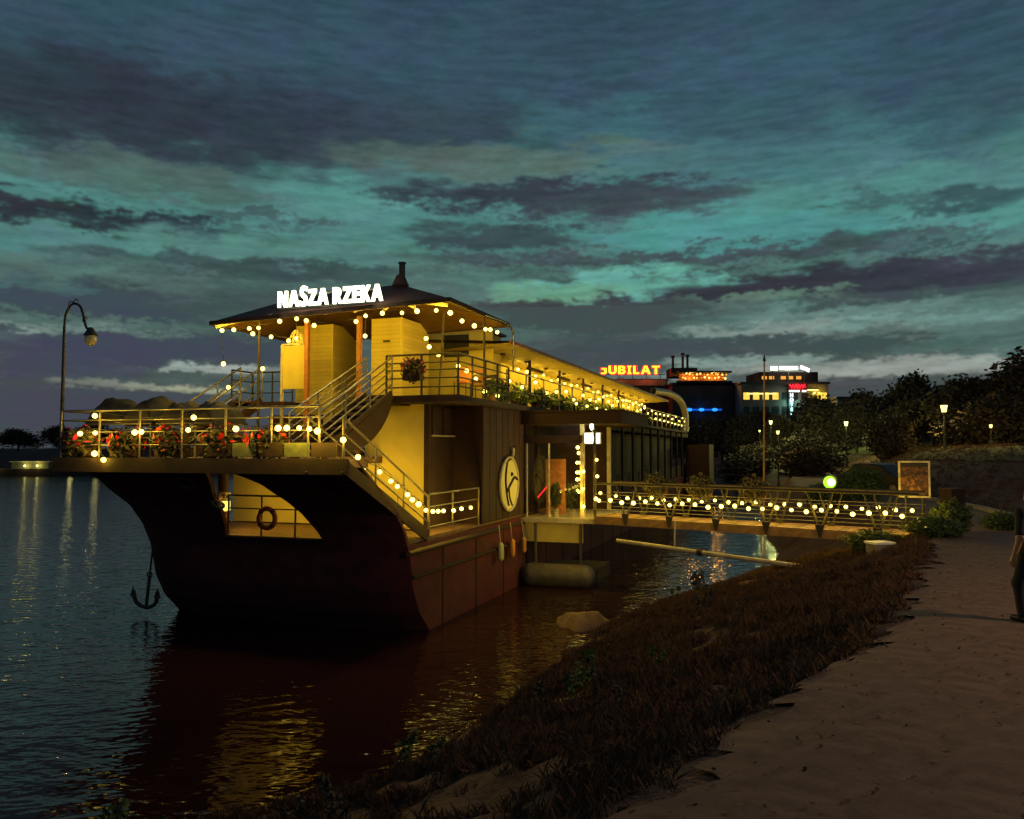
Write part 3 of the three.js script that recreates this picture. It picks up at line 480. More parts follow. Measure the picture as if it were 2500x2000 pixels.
{
  const o = aboard('round_sign', 'round pale yellow sign with a dark line drawing on the entrance block', 'sign', [0.09, 3.52, 6.25]);
  const disc = (r, d) => new THREE.CylinderGeometry(r, r, d, 40).rotateZ(Math.PI / 2);
  mesh('rim', new THREE.TorusGeometry(0.87, 0.045, 8, 48).rotateY(Math.PI / 2).translate(0.03, 0, 0), M.cream, o);
  mesh('disc', disc(0.87, 0.05), std([0.62, 0.60, 0.24], 0.6), o);
  const line = (pts, r = 0.03) => tube(pts.map(([a, b]) => V(0.04, b, -a)), r, 40, 6);
  mesh('drawing', [line([[-0.25, 0.72], [-0.4, 0.2], [-0.3, -0.3], [-0.1, -0.7]], 0.035), line([[-0.3, -0.25], [0.1, 0.0], [0.5, 0.2], [0.75, 0.12]], 0.045), line([[-0.1, -0.1], [0.0, -0.45], [0.25, -0.72]], 0.03), line([[-0.25, 0.72], [0.1, 0.85], [0.45, 1.05], [0.5, 1.25]], 0.035), line([[0.15, 0.25], [0.2, 0.35], [0.3, 0.3]], 0.035)], M.brown, o);
  mesh('scroll', [line([[0.1, 0.8], [0.3, 0.95], [0.35, 1.15], [0.2, 1.12]], 0.05)], M.cream, o);
}
// lanterns and lamps aboard
{
  const o = aboard('wall_lantern', 'lit yellow box lantern on the column under the bow terrace', 'lantern', [-5.75, 2.85, -0.52]);
  mesh('glass', box(0.2, 0.26, 0.2, 0, 0.27, 0), glow([1, 0.75, 0.1], 1.6), o);
  mesh('base', new THREE.CylinderGeometry(0.12, 0.03, 0.2, 6).translate(0, 0.02, 0), M.orange, o);
  mesh('cap', [new THREE.CylinderGeometry(0.04, 0.15, 0.07, 6).translate(0, 0.44, 0), box(0.22, 0.05, 0.22, 0, 0.6, 0), bar(V(0, 0.46, 0), V(0, 0.62, 0), 0.02)], M.cream, o);
  lamp(o, 0, 0.27, 0, 5, new THREE.Color().setRGB(1, 0.62, 0.08), 0.08);
  const k = (v, t, label) => { const c = aboard('ceiling_lamp', label, 'lamp', [v, 4.1, t]); mesh('base', cyl(0.09, 0.09, 0.06, 0, 0.1, 0), M.steel, c); mesh('globe', ball(0.085, 0, 0.04, 0), BULB, c); lamp(c, 0, 0.04, 0, 4.2, WARM, 0.08); };
  k(-2.3, 0.9, 'round lamp under the terrace near the stair side'); k(-4.6, 1.0, 'round lamp under the middle of the terrace');
  const w = aboard('wicker_lamp', 'pale woven pendant lamp hanging under the left of the canopy', 'lamp', [-4.85, 7.75, 1.4]);
  const ribs = []; for (let i = 0; i < 9; i++) { const a = i / 9 * Math.PI * 2; ribs.push(tube([V(0.05 * Math.cos(a), 0.42, 0.05 * Math.sin(a)), V(0.14 * Math.cos(a), 0.3, 0.14 * Math.sin(a)), V(0.19 * Math.cos(a), 0.1, 0.19 * Math.sin(a)), V(0.16 * Math.cos(a), 0, 0.16 * Math.sin(a))], 0.012, 12, 5)); }
  mesh('shade', [...ribs, ...[0, 0.1, 0.22, 0.34].map((y) => new THREE.TorusGeometry(0.17 - Math.abs(y - 0.1) * 0.2, 0.012, 6, 20).rotateX(Math.PI / 2).translate(0, y, 0))], M.cream, w);
  mesh('bulb', ball(0.05, 0, 0.18, 0), BULB, w); mesh('cord', bar(V(0, 0.42, 0), V(0, 1.05, 0), 0.008), M.cord, w); lamp(w, 0, 0.18, 0, 1.5);
  const n = aboard('glow_tube', 'slim red glowing line added as a reflection in the porch glass', 'neon', [0.42, 2.95, 8.4]);
  mesh('tube', bar(V(0, 0, 0), V(0.33, 0.38, 0), 0.025), glow([1, 0.01, 0.02], 1.4), n);  // glowing red line added in place of a reflection on the glass
}
{
  const o = aboard('gooseneck_lamp', 'unlit gooseneck lamp post at the port corner of the bow terrace', 'lamp post', [-8.22, 4.45, -3.6]);
  mesh('post', [bar(V(0, 0, 0), V(0, 3.3, 0), 0.05, 10, 0.035), cyl(0.1, 0.08, 0.25)], M.black, o);
  mesh('arm', tube([V(0, 3.3, 0), V(0.05, 3.62, 0), V(0.25, 3.84, 0), V(0.48, 3.78, 0), V(0.62, 3.5, 0), V(0.72, 3.22, 0), V(0.82, 3.14, 0)], 0.03, 40, 8), M.black, o);
  const sc = []; for (const [a, b, c] of [[0.2, 3.83, 0.08], [0.36, 3.88, 0.07], [0.66, 3.42, 0.07]]) sc.push(new THREE.TorusGeometry(c, 0.012, 6, 14, 4.4).translate(a, b, 0));
  mesh('scrollwork', sc, M.black, o);
  mesh('hood', new THREE.CylinderGeometry(0.05, 0.17, 0.2, 12).translate(0.86, 3.12, 0), M.black, o);
  mesh('globe', new THREE.SphereGeometry(0.14, 16, 12).scale(1, 1.25, 1).translate(0.86, 2.93, 0), new THREE.MeshPhysicalMaterial({ color: 0xb8b0a0, roughness: 0.18, transmission: 0.35, thickness: 0 }), o);
}
// fenders, lifebuoy, anchor, tarps
[['pale green', std([0.42, 0.48, 0.22], 0.5), 5.23, 1.71, 1.14], ['bright orange', std([0.6, 0.27, 0.03], 0.5), 6.33, 1.7, 1.12], ['dull orange', std([0.38, 0.18, 0.04], 0.6), 7.52, 1.64, 1.11]].forEach(([c, m, t, a, b]) => {
  const o = aboard('fender', c + ' boat fender hanging on the hull beside the porch', 'fender', [0.18, b, t], 'fenders on the hull side');
  mesh('body', new THREE.CapsuleGeometry(0.1, a - b - 0.18, 6, 14).translate(0, (a - b) / 2, 0), m, o); mesh('rope', bar(V(0, a - b, 0), V(-0.06, a - b + 0.55, 0), 0.012), M.cream, o);
});
{
  const o = aboard('lifebuoy', 'dark lifebuoy hanging on the bow railing in the lit opening', 'lifebuoy', [-3.95, 2.56, -1.12]);
  mesh('ring', new THREE.TorusGeometry(0.25, 0.065, 10, 32).translate(0, 0.32, 0), std([0.16, 0.03, 0.02], 0.6), o);
  mesh('band', [0, 1, 2, 3].map((i) => new THREE.TorusGeometry(0.25, 0.07, 8, 6, 0.3).rotateZ(i * Math.PI / 2 + 0.6).translate(0, 0.32, 0)), M.fascia, o);
  const a = aboard('anchor', 'dark anchor hanging from the port bow just above the water', 'anchor', [-8.35, 0.15, -0.55]);
  mesh('shank', bar(V(0, 0.1, 0), V(0.1, 0.95, 0), 0.045), M.black, a);
  mesh('arms', tube([V(-0.42, 0.52, 0.05), V(-0.34, 0.2, 0.02), V(0, 0.06, 0), V(0.34, 0.2, 0.02), V(0.44, 0.52, 0.05)], 0.055, 30, 8), M.black, a);
  for (const s of [-1, 1]) mesh('fluke', new THREE.ConeGeometry(0.13, 0.3, 4).scale(1, 1, 0.35).translate(s * 0.43, 0.5, 0.05), M.black, a);
  mesh('chain', [bar(V(0.1, 0.95, 0), V(0.35, 2.4, 0.1), 0.025), new THREE.TorusGeometry(0.08, 0.02, 6, 14).translate(0.1, 0.98, 0)], M.black, a);
}
function tarp(label, v0, v1, humps) {
  const o = aboard('furniture_cover', label, 'cover', [(v0 + v1) / 2, 4.45, -2.6], 'covered furniture on the terrace'), w = v1 - v0;
  const g = grid((u, q) => { const y = humps(u), a = q * Math.PI; return V((u - 0.5) * w * (1 - 0.04 * Math.sin(a)), 0.85 + (y - 0.85) * Math.pow(Math.sin(a), 0.6) + 0.05 * noise2(u * 5 + v0, q * 4) + 0.02 * noise2(u * 16, q * 11), 0.65 * Math.cos(a)); }, 48, 20);
  mesh('canvas', g, M.tarp, o);
  mesh('frame', [bar(V(-w / 2, 0.84, 0.66), V(w / 2, 0.84, 0.66), 0.025), bar(V(-w / 2, 0.84, -0.66), V(w / 2, 0.84, -0.66), 0.025)], M.rail, o);
  for (const [x, z] of [[-1, 1], [1, 1], [-1, -1], [1, -1]]) mesh('leg', bar(V(x * (w / 2 - 0.08), 0, z * 0.6), V(x * (w / 2 - 0.08), 0.84, z * 0.6), 0.03), M.rail, o);
  mesh('shelf', box(w - 0.1, 0.04, 1.1, 0, 0.5, 0), M.cream, o);
}
tarp('two-humped dark canvas cover at the far port end of the terrace', -7.85, -5.75, (u) => 1.38 + 0.15 * Math.cos((u - 0.13) * 8.6) + 0.1 * noise2(u * 4, 1) - 0.5 * Math.pow(Math.abs(u - 0.5) * 2, 8));
tarp('lower dark canvas cover nearer the middle of the terrace', -5.6, -3.95, (u) => 1.3 + 0.09 * Math.cos((u - 0.12) * 8.5) + 0.08 * noise2(u * 4, 5) - 0.45 * Math.pow(Math.abs(u - 0.5) * 2, 8));
// planters with flowers
const rnd = rngOf(42);
function leafBall(n, rx, ry, rz, size, seed, shell = 0.45) {
  const r = rngOf(seed), pos = [], nor = [], q = new THREE.Quaternion(), a = V(0, 0, 0), b = V(0, 0, 0), c = V(0, 0, 0);
  for (let i = 0; i < n; i++) {
    const th = r() * Math.PI * 2, z = r() * 2 - 1, s = Math.sqrt(1 - z * z), k = lerp(shell, 1, Math.pow(r(), 0.6)) * (1 + 0.25 * noise3(s * Math.cos(th) * 2 + seed, z * 2, s * Math.sin(th) * 2));
    const cx = s * Math.cos(th) * rx * k, cy = z * ry * k, cz = s * Math.sin(th) * rz * k, l = size * (0.6 + r() * 0.8);
    q.setFromEuler(new THREE.Euler(r() * 6.3, r() * 6.3, r() * 6.3));
    a.set(-l * 0.5, 0, 0).applyQuaternion(q); b.set(0, 0, l).applyQuaternion(q); c.set(l * 0.5, 0, 0).applyQuaternion(q);
    const d = b.clone().negate(), nn = V(0, 1, 0).applyQuaternion(q);
    for (const p of [a, b, c, a, c, d]) { pos.push(cx + p.x, cy + p.y, cz + p.z); nor.push(nn.x, nn.y, nn.z); }
  }
  const g = new THREE.BufferGeometry(); g.setAttribute('position', new THREE.Float32BufferAttribute(pos, 3)); g.setAttribute('normal', new THREE.Float32BufferAttribute(nor, 3)); return g;
}
const bushGeo = [1, 2, 3].map((s) => { const g = leafBall(650, 0.52, 0.34, 0.34, 0.07, s * 13); uvMetres(g).userData.done = true; return g; });
const bloomGeo = [1, 2, 3].map((s) => { const g = leafBall(46, 0.5, 0.3, 0.36, 0.075, s * 29, 0.85).translate(0, 0.08, 0.03); uvMetres(g).userData.done = true; return g; });
function planter(label, at, turn, k, opt = {}) {
  const o = thing('flower_planter', label, 'planter', at, turn, opt.group ?? 'planters on the railings');
  mesh('trough', box(0.85 * k, 0.2, 0.24, 0, 0.1, 0), opt.box ?? M.brown, o);
  const f = mesh('foliage', bushGeo[opt.v ?? 0], opt.leaf ?? M.leafB, o); f.position.y = 0.3; f.scale.set(k, opt.tall ?? 1, 1);
  if (opt.bloom) { const b = mesh('flowers', bloomGeo[opt.v ?? 0], opt.bloom, o); b.userData.kind = 'stuff'; b.position.y = 0.32; b.scale.set(k, opt.tall ?? 1, 1); }
  return o;
}
[[-7.55, 'red geraniums at the port corner of the bow terrace', 1.15, M.petalPink], [-6.1, 'red geraniums hanging left of the twin bulbs on the bow rail', 0.9, M.petal], [-4.75, 'trailing red geraniums right of the twin bulbs on the bow rail', 0.95, M.petal], [-3.3, 'dark bushy geraniums in the middle of the bow rail', 1.1, M.petal], [-2.15, 'dense red geraniums next to the row of five bulbs on the bow rail', 1.0, M.petal]].forEach(([v, l, k, b], i) => planter('planter of ' + l, toWorld(v, 4.5, -3.66).toArray(), TURN, k, { v: i % 3, bloom: b, tall: 1.1, leaf: M.leafDark }));
planter('dark red flower basket hanging on the balcony rail', toWorld(-0.87, 6.55, 1.08).toArray(), TURN, 0.62, { v: 1, bloom: M.petalPink, leaf: M.leafDark });
['first', 'second', 'third', 'fourth', 'fifth', 'sixth', 'seventh', 'eighth', 'ninth', 'tenth', 'eleventh', 'twelfth', 'last'].forEach((nth, i) => planter(nth + ' leafy green planter along the side gallery rail counted from the balcony', toWorld(0.12, 6.16, 5.0 + i * 2.3).toArray(), TURN + Math.PI / 2, 1.25, { v: i % 3, leaf: i % 2 ? M.leafA : M.leafB, tall: 1.25, group: 'green planters along the side gallery' }));
for (const [s, l] of [[0.16, 'tall green planter on the far gangway rail nearest the barge'], [0.32, 'round green planter second along the far gangway rail'], [0.5, 'loose green planter halfway along the far gangway rail']]) planter(l, gang(s, 0.75, 1.55).toArray(), Math.atan2(-GD.z, GD.x), 0.85, { v: 2, leaf: M.leafDark, tall: 1.3 });
// plants in pale pots inside the porch
[[1.1, 'left'], [1.68, 'right']].forEach(([v, s]) => { const o = aboard('potted_plant', 'spindly plant in the ' + s + ' pale square pot behind the porch glass', 'plant', [v, 2.3, 8.3], 'pots in the porch'); mesh('pot', new THREE.CylinderGeometry(0.15, 0.12, 0.27, 4).rotateY(Math.PI / 4).translate(0, 0.135, 0), M.cream, o); const f = mesh('foliage', bushGeo[v > 1.5 ? 1 : 0], M.leafB, o); f.position.y = 0.75; f.scale.set(0.4, 1.3, 0.6); mesh('stem', bar(V(0, 0.25, 0), V(0, 0.8, 0), 0.012), M.bark, o); });
// tables and chairs on the balcony and the gallery
const table = (label, v, t, m) => { const o = aboard('cafe_table', label, 'table', [v, 6.15, t], 'tables on the upper deck'); mesh('top', box(0.7, 0.04, 0.7, 0, 0.72, 0), m, o); mesh('leg', cyl(0.035, 0.035, 0.7), M.railDark, o); mesh('foot', cyl(0.22, 0.2, 0.03), M.railDark, o); };
const chair = (label, v, t, turn, m) => { const o = aboard('cafe_chair', label, 'chair', [v, 6.15, t], 'chairs on the upper deck'); o.rotation.y += turn; mesh('seat', box(0.42, 0.04, 0.42, 0, 0.45, 0), m, o); mesh('backrest', box(0.42, 0.42, 0.035, 0, 0.72, -0.2), m, o); for (const [x, z] of [[-1, -1], [1, -1], [-1, 1], [1, 1]]) mesh('leg', bar(V(x * 0.18, 0, z * 0.18), V(x * 0.18, 0.45, z * 0.18), 0.017), M.railDark, o); };
table('pale cafe table at the balcony corner', -0.1, 3.4, M.cream); table('pale cafe table behind the side railing', -0.35, 5.2, M.cream);
chair('orange cafe chair at the balcony corner facing aft', -0.1, 2.75, 0, M.orange); chair('orange cafe chair at the balcony corner facing the bow', -0.1, 4.05, Math.PI, M.orange); chair('brown cafe chair behind the side railing', -0.35, 5.9, Math.PI, M.brownB);

// ---------------------------------------------------------------- on the bank
const onGround = (x, d, dy = 0) => [x, ground(x, d) + dy, -d];
{
  const boom = thing('mooring_boom', 'long slanting steel mooring boom low over the water below the gangway', 'boom', [3.4, 1.6, -26.2]);
  mesh('pipe', [bar(V(0, 0.1, 0), V(5.6, -0.25, 4.5), 0.07, 12)], M.steel, boom); mesh('collar', [bar(V(2.2, -0.04, 1.77), V(2.32, -0.045, 1.86), 0.11, 12)], M.hullTrim, boom);
  mesh('strut', bar(V(1.6, 0, 1.29), V(1.62, 0.85, 1.29), 0.025), M.steel, boom);
  const pontoon = aboard('pontoon', 'grey steel pontoon float under the entrance porch', 'pontoon', [0.2, -0.2, 7.7]);
  mesh('float', new THREE.CapsuleGeometry(0.42, 1.8, 6, 16).rotateZ(Math.PI / 2).translate(1.1, 0.55, -0.1), M.steelDark, pontoon); mesh('keel', box(2.2, 0.5, 3, 1.1, 0.4, -1.9), M.hullTrim, pontoon); mesh('bracket', [bar(V(0.3, 0.9, -0.2), V(0.3, 2.3, -0.2), 0.05), bar(V(1.9, 0.9, -0.2), V(1.9, 2.3, -0.2), 0.05)], M.steelDark, pontoon);
  const mast = thing('mast', 'tall thin leaning pole rising behind the gangway', 'pole', onGround(9.42, 30, 0));
  const y0 = mast.position.y; mesh('shaft', bar(V(-0.1, 0, 0), V(0.04, 8 - y0, 0), 0.045, 8, 0.03), M.wood, mast); mesh('finial', new THREE.ConeGeometry(0.07, 0.3, 8).translate(0.04, 8.1 - y0, 0), M.black, mast);
  const slabB = thing('concrete_block', 'low concrete block with a flat top painted as lit in the bank grass', 'block', onGround(9.05, 19.9, -0.25));
  mesh('body', box(0.5, 0.55, 0.4, 0, 0.27, 0, 0.2), M.concrete, slabB); mesh('top', box(0.56, 0.05, 0.46, 0, 0.57, 0, 0.2), M.white, slabB);  // the white top paints in the light falling on the block
  const ub = thing('utility_box', 'dark metal utility box standing beside the path', 'box', onGround(14.3, 26.2));
  mesh('cabinet', box(0.62, 0.95, 0.45, 0, 0.48, 0, 0.4), M.brown, ub); mesh('lid', box(0.68, 0.05, 0.5, 0, 0.97, 0, 0.4), M.fascia, ub);
  const rock = thing('boulder', 'broad rounded boulder at the water edge below the porch', 'boulder', [1.95, -0.3, -21.6]);
  const rg = new THREE.SphereGeometry(0.85, 28, 18), rp = rg.attributes.position; for (let i = 0; i < rp.count; i++) { const k = 1 + 0.16 * noise3(rp.getX(i) * 1.6, rp.getY(i) * 1.6, rp.getZ(i) * 1.6); rp.setXYZ(i, rp.getX(i) * k, rp.getY(i) * k * 0.75, rp.getZ(i) * k); } rg.computeVertexNormals();
  mesh('stone', rg, worn([0.17, 0.11, 0.07], 0.9, 0.5), rock);
}
{
  const o = thing('info_board', 'framed poster board on posts standing beyond the gangway end', 'board', onGround(11.98, 24));
  const c = document.createElement('canvas'); c.width = 256; c.height = 330; const x = c.getContext('2d'), r = rngOf(5);
  x.fillStyle = '#5a3b22'; x.fillRect(0, 0, 256, 330);
  for (let i = 0; i < 260; i++) { x.fillStyle = ['#8a5a1e', '#3a2416', '#a86f24', '#2b2430', '#6d4a3a', '#c08a40', '#4a2a30'][r() * 7 | 0]; x.globalAlpha = 0.5 + r() * 0.5; x.beginPath(); x.ellipse(r() * 256, r() * 330, 4 + r() * 26, 3 + r() * 20, r() * 3, 0, 7); x.fill(); }
  x.globalAlpha = 1; x.fillStyle = '#20181c'; x.fillRect(0, 0, 256, 40);
  const t = new THREE.CanvasTexture(c); t.colorSpace = THREE.SRGBColorSpace;
  const turn = -0.35, face = new THREE.PlaneGeometry(0.74, 0.96);
  mesh('poster', face.rotateY(turn).translate(0.03 * Math.sin(turn), 1.5, 0.03 * Math.cos(turn)), std([0.55, 0.5, 0.5], 0.6, { map: t }), o, true);
  mesh('backing', box(0.8, 1.02, 0.04, 0, 1.5, 0, turn), M.brown, o);
  mesh('frame', [box(0.84, 0.05, 0.08, 0, 2.02, 0, turn), box(0.84, 0.05, 0.08, 0, 0.98, 0, turn), box(0.05, 1.08, 0.08, -0.4 * Math.cos(turn), 1.5, 0.4 * Math.sin(turn), turn), box(0.05, 1.08, 0.08, 0.4 * Math.cos(turn), 1.5, -0.4 * Math.sin(turn), turn)], M.cream, o);
  for (const s of [-1, 1]) mesh('leg', bar(V(s * 0.25, 0, -0.05), V(s * 0.25, 1.0, -0.02), 0.035), M.railDark, o);
}
// the greenish floodlight
{
  const o = thing('floodlight', 'bright green-white floodlight on a short post beyond the gangway', 'floodlight', onGround(13.0, 33)), G = new THREE.Color().setRGB(0.75, 1, 0.16);
  const top = 3.3 - o.position.y;
  mesh('post', bar(V(0, 0, 0), V(0, top - 0.1, 0), 0.05), M.black, o); mesh('housing', new THREE.CylinderGeometry(0.2, 0.1, 0.16, 16).rotateX(Math.PI / 2).translate(0, top, -0.08), M.black, o); mesh('lamp', new THREE.SphereGeometry(0.26, 18, 12).scale(1, 1, 0.6).translate(0, top, 0.02), glow([0.42, 1, 0.03], 1.3), o); mesh('lamp_core', new THREE.SphereGeometry(0.15, 14, 10).translate(0, top, 0.13), glow([0.85, 1, 0.3], 9), o);
  lamp(o, 0, top, 0.02, 60, G, 0.12);
}
// street and park lamps
const lampHead = glow([1, 0.8, 0.2], 3), lampHeadG = glow([0.9, 1, 0.32], 2.6);
function parkLamp(label, x, d, top, cd, green, k = 1) {
  const o = thing('park_lamp', label, 'street lamp', onGround(x, d), 0, 'lamps in the park'), h = top - o.position.y;
  mesh('post', [bar(V(0, 0, 0), V(0, h - 0.25, 0), 0.09 * k, 8, 0.05 * k), cyl(0.16, 0.1, 0.5)], M.black, o);
  mesh('lantern_globe', new THREE.CylinderGeometry(0.2 * k, 0.12 * k, 0.4 * k, 8).translate(0, h, 0), green ? lampHeadG : lampHead, o);
  mesh('cap', new THREE.ConeGeometry(0.25 * k, 0.2 * k, 8).translate(0, h + 0.3 * k, 0), M.black, o);
  lamp(o, 0, h, 0, cd * 1.4, green ? new THREE.Color().setRGB(0.95, 1, 0.25) : new THREE.Color().setRGB(1, 0.7, 0.14), 0.2 * k);
}
parkLamp('small pale park lamp left of the hotel neon above the gangway', 29, 90, 7.54, 60, true);
parkLamp('greenish park lamp in front of the first dark trees', 31.2, 75, 6.95, 60, true);
parkLamp('small greenish park lamp high among the trees', 42.5, 95, 8.86, 50, true);
parkLamp('largest yellow park lamp among the trees', 32.3, 60, 7.63, 90, false, 1.25);
parkLamp('small orange park lamp between the two lamps at the far right', 49.3, 85, 8.25, 60, false, 0.9);
parkLamp('greenish park lamp under the tall trees at the far right', 57.1, 95, 10.61, 60, true);
[[36, 68, 6.3, 'tiny warm lamp in the shrubs right of the lit lawn'], [31, 52, 6.1, 'tiny warm lamp by the lawn behind the poster board'], [29.5, 46, 6.3, 'low warm lamp lighting the bush at the far right'], [26.5, 86, 6.5, 'tiny pale lamp on the road behind the leaning mast'], [39, 88, 6.8, 'tiny pale lamp deep between the park trees']].forEach(([x, d, t, l], i) => parkLamp(l, x, d, t, 16, i > 2, 0.5));
parkLamp('low amber lamp at the edge of the lit lawn', 22.5, 68, 6.0, 30, false, 0.7);
{
  const o = thing('promenade_lamp', 'tall promenade lamp post beside the path', 'street lamp', onGround(12.6, 7.6));
  mesh('post', [bar(V(0, 0, 0), V(0, 4.5, 0), 0.08, 10, 0.05), cyl(0.15, 0.1, 0.6)], M.black, o); mesh('lantern_globe', new THREE.CylinderGeometry(0.22, 0.14, 0.42, 10).translate(0, 4.75, 0), lampHead, o); mesh('cap', new THREE.ConeGeometry(0.28, 0.2, 10).translate(0, 5.06, 0), M.black, o);
  lamp(o, 0, 4.75, 0, 120, new THREE.Color().setRGB(1, 0.62, 0.30), 0.15);
}

// ---------------------------------------------------------------- trees, bushes, grass
function treeGeo(seed, n, size) {
  const r = rngOf(seed), parts = [];
  for (let i = 0; i < 16; i++) { const a = r() * 6.28, q = Math.pow(r(), 0.5) * 0.62, y = 0.42 + r() * 0.5, s = 0.2 + r() * 0.16; parts.push(leafBall(n / 16 | 0, s, s * 0.8, s, size, seed * 100 + i, 0.15).translate(Math.cos(a) * q * (1.15 - y) * 0.9, y, Math.sin(a) * q * (1.15 - y) * 0.9)); }
  const crown = uvMetres(join(parts)); crown.computeBoundingBox(); const top = crown.boundingBox.max.y, low = crown.boundingBox.min.y; crown.translate(0, -low, 0).scale(1, (1 - 0.14) / (top - low), 1).translate(0, 0.14, 0); crown.userData.done = true;
  const limbs = [new THREE.CylinderGeometry(0.018, 0.035, 0.5, 7).translate(0, 0.25, 0)];
  for (let i = 0; i < 6; i++) { const a = i * 1.05 + r(), e = V(Math.cos(a) * 0.25, 0.62 + r() * 0.22, Math.sin(a) * 0.25); limbs.push(bar(V(0, 0.3 + 0.03 * i, 0), e, 0.014, 5, 0.004)); }
  const trunk = uvMetres(join(limbs)); trunk.userData.done = true;
  return { crown, trunk };
}
const TREES = [treeGeo(3, 5200, 0.034), treeGeo(4, 5200, 0.036), treeGeo(5, 6000, 0.032), treeGeo(6, 5200, 0.036)];
function tree(label, x, d, h0, w, k, group, base) {
  const h = base === undefined ? h0 + 4.75 - ground(x, d) + 0.3 : h0;
  const o = thing('park_tree', label, 'tree', base === undefined ? onGround(x, d, -0.1) : [x, base, -d], k * 2.1, group), g = TREES[k % 4];
  const c = mesh('crown', g.crown, M.leafPark, o); c.scale.set(w, h, w);
  const t = mesh('trunk', g.trunk, M.bark, o); t.scale.set(w * 0.8, h, w * 0.8);
}
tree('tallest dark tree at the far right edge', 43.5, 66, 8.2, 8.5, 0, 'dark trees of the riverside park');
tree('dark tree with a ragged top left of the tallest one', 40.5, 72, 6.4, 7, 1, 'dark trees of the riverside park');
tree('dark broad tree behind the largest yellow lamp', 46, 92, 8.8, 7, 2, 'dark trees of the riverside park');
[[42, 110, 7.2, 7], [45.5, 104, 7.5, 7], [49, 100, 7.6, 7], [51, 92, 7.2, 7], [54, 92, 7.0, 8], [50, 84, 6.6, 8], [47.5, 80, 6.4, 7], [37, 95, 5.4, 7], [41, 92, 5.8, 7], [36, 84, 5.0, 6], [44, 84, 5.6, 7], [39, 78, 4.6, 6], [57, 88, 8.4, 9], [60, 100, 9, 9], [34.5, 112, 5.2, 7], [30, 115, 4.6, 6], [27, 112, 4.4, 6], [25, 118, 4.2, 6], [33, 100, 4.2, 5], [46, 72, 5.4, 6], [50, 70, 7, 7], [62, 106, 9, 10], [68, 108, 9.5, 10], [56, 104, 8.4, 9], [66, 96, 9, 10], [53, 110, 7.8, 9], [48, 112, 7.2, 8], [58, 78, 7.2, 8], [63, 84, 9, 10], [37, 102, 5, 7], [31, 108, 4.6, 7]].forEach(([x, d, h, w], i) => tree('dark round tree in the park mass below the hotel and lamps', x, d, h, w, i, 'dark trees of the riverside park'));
[-112, -105, -98, -92, -87, -81, -74, -120, -66].forEach((x, i) => tree('low dark tree on the far riverbank at the left', x, 168 + (i * 37) % 17, 5 + (i * 13) % 4 * 0.7, 9, i, 'trees on the far bank', 3.4));
const bigBush = [1, 2].map((s) => { const g = leafBall(3600, 1, 1, 1, 0.085, s * 71, 0.35); uvMetres(g).userData.done = true; return g; });
function bush(label, x, d, rx, ry, leaf, k = 0) { const o = thing('bush', label, 'bush', onGround(x, d), k, 'bushes on the bank'); const f = mesh('foliage', bigBush[k % 2], leaf, o); f.position.y = ry * 0.8; f.scale.set(rx, ry, rx); const st = []; for (let i = 0; i < 5; i++) st.push(bar(V(0, 0, 0), V(Math.cos(i * 1.3) * rx * 0.5, ry, Math.sin(i * 1.3) * rx * 0.5), 0.02)); mesh('stems', st, M.bark, o); }
bush('yellow-green bush lit by the bulbs below the gangway end', 9.6, 21.3, 0.8, 0.32, M.leafA, 0);
bush('lit leafy bush hugging the bank end of the gangway', 10.9, 20.9, 0.7, 0.3, M.leafA, 1);
bush('tall weedy bush between the gangway end and the path', 11.9, 21.9, 0.5, 0.5, M.leafB, 2);
bush('small green bush lit by the floodlight', 15.6, 36, 1.0, 0.8, M.leafA, 3);
bush('round green bush left of the floodlight', 14.2, 36.5, 0.9, 0.6, M.leafA, 4);
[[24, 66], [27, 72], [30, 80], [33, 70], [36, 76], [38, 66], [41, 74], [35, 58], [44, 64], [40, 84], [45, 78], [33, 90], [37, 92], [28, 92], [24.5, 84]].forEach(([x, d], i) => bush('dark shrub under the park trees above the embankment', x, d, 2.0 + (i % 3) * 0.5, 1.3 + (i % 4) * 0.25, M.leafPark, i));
bush('low dark bush beside the path at the right', 13.7, 22.6, 0.5, 0.28, M.leafB, 5);
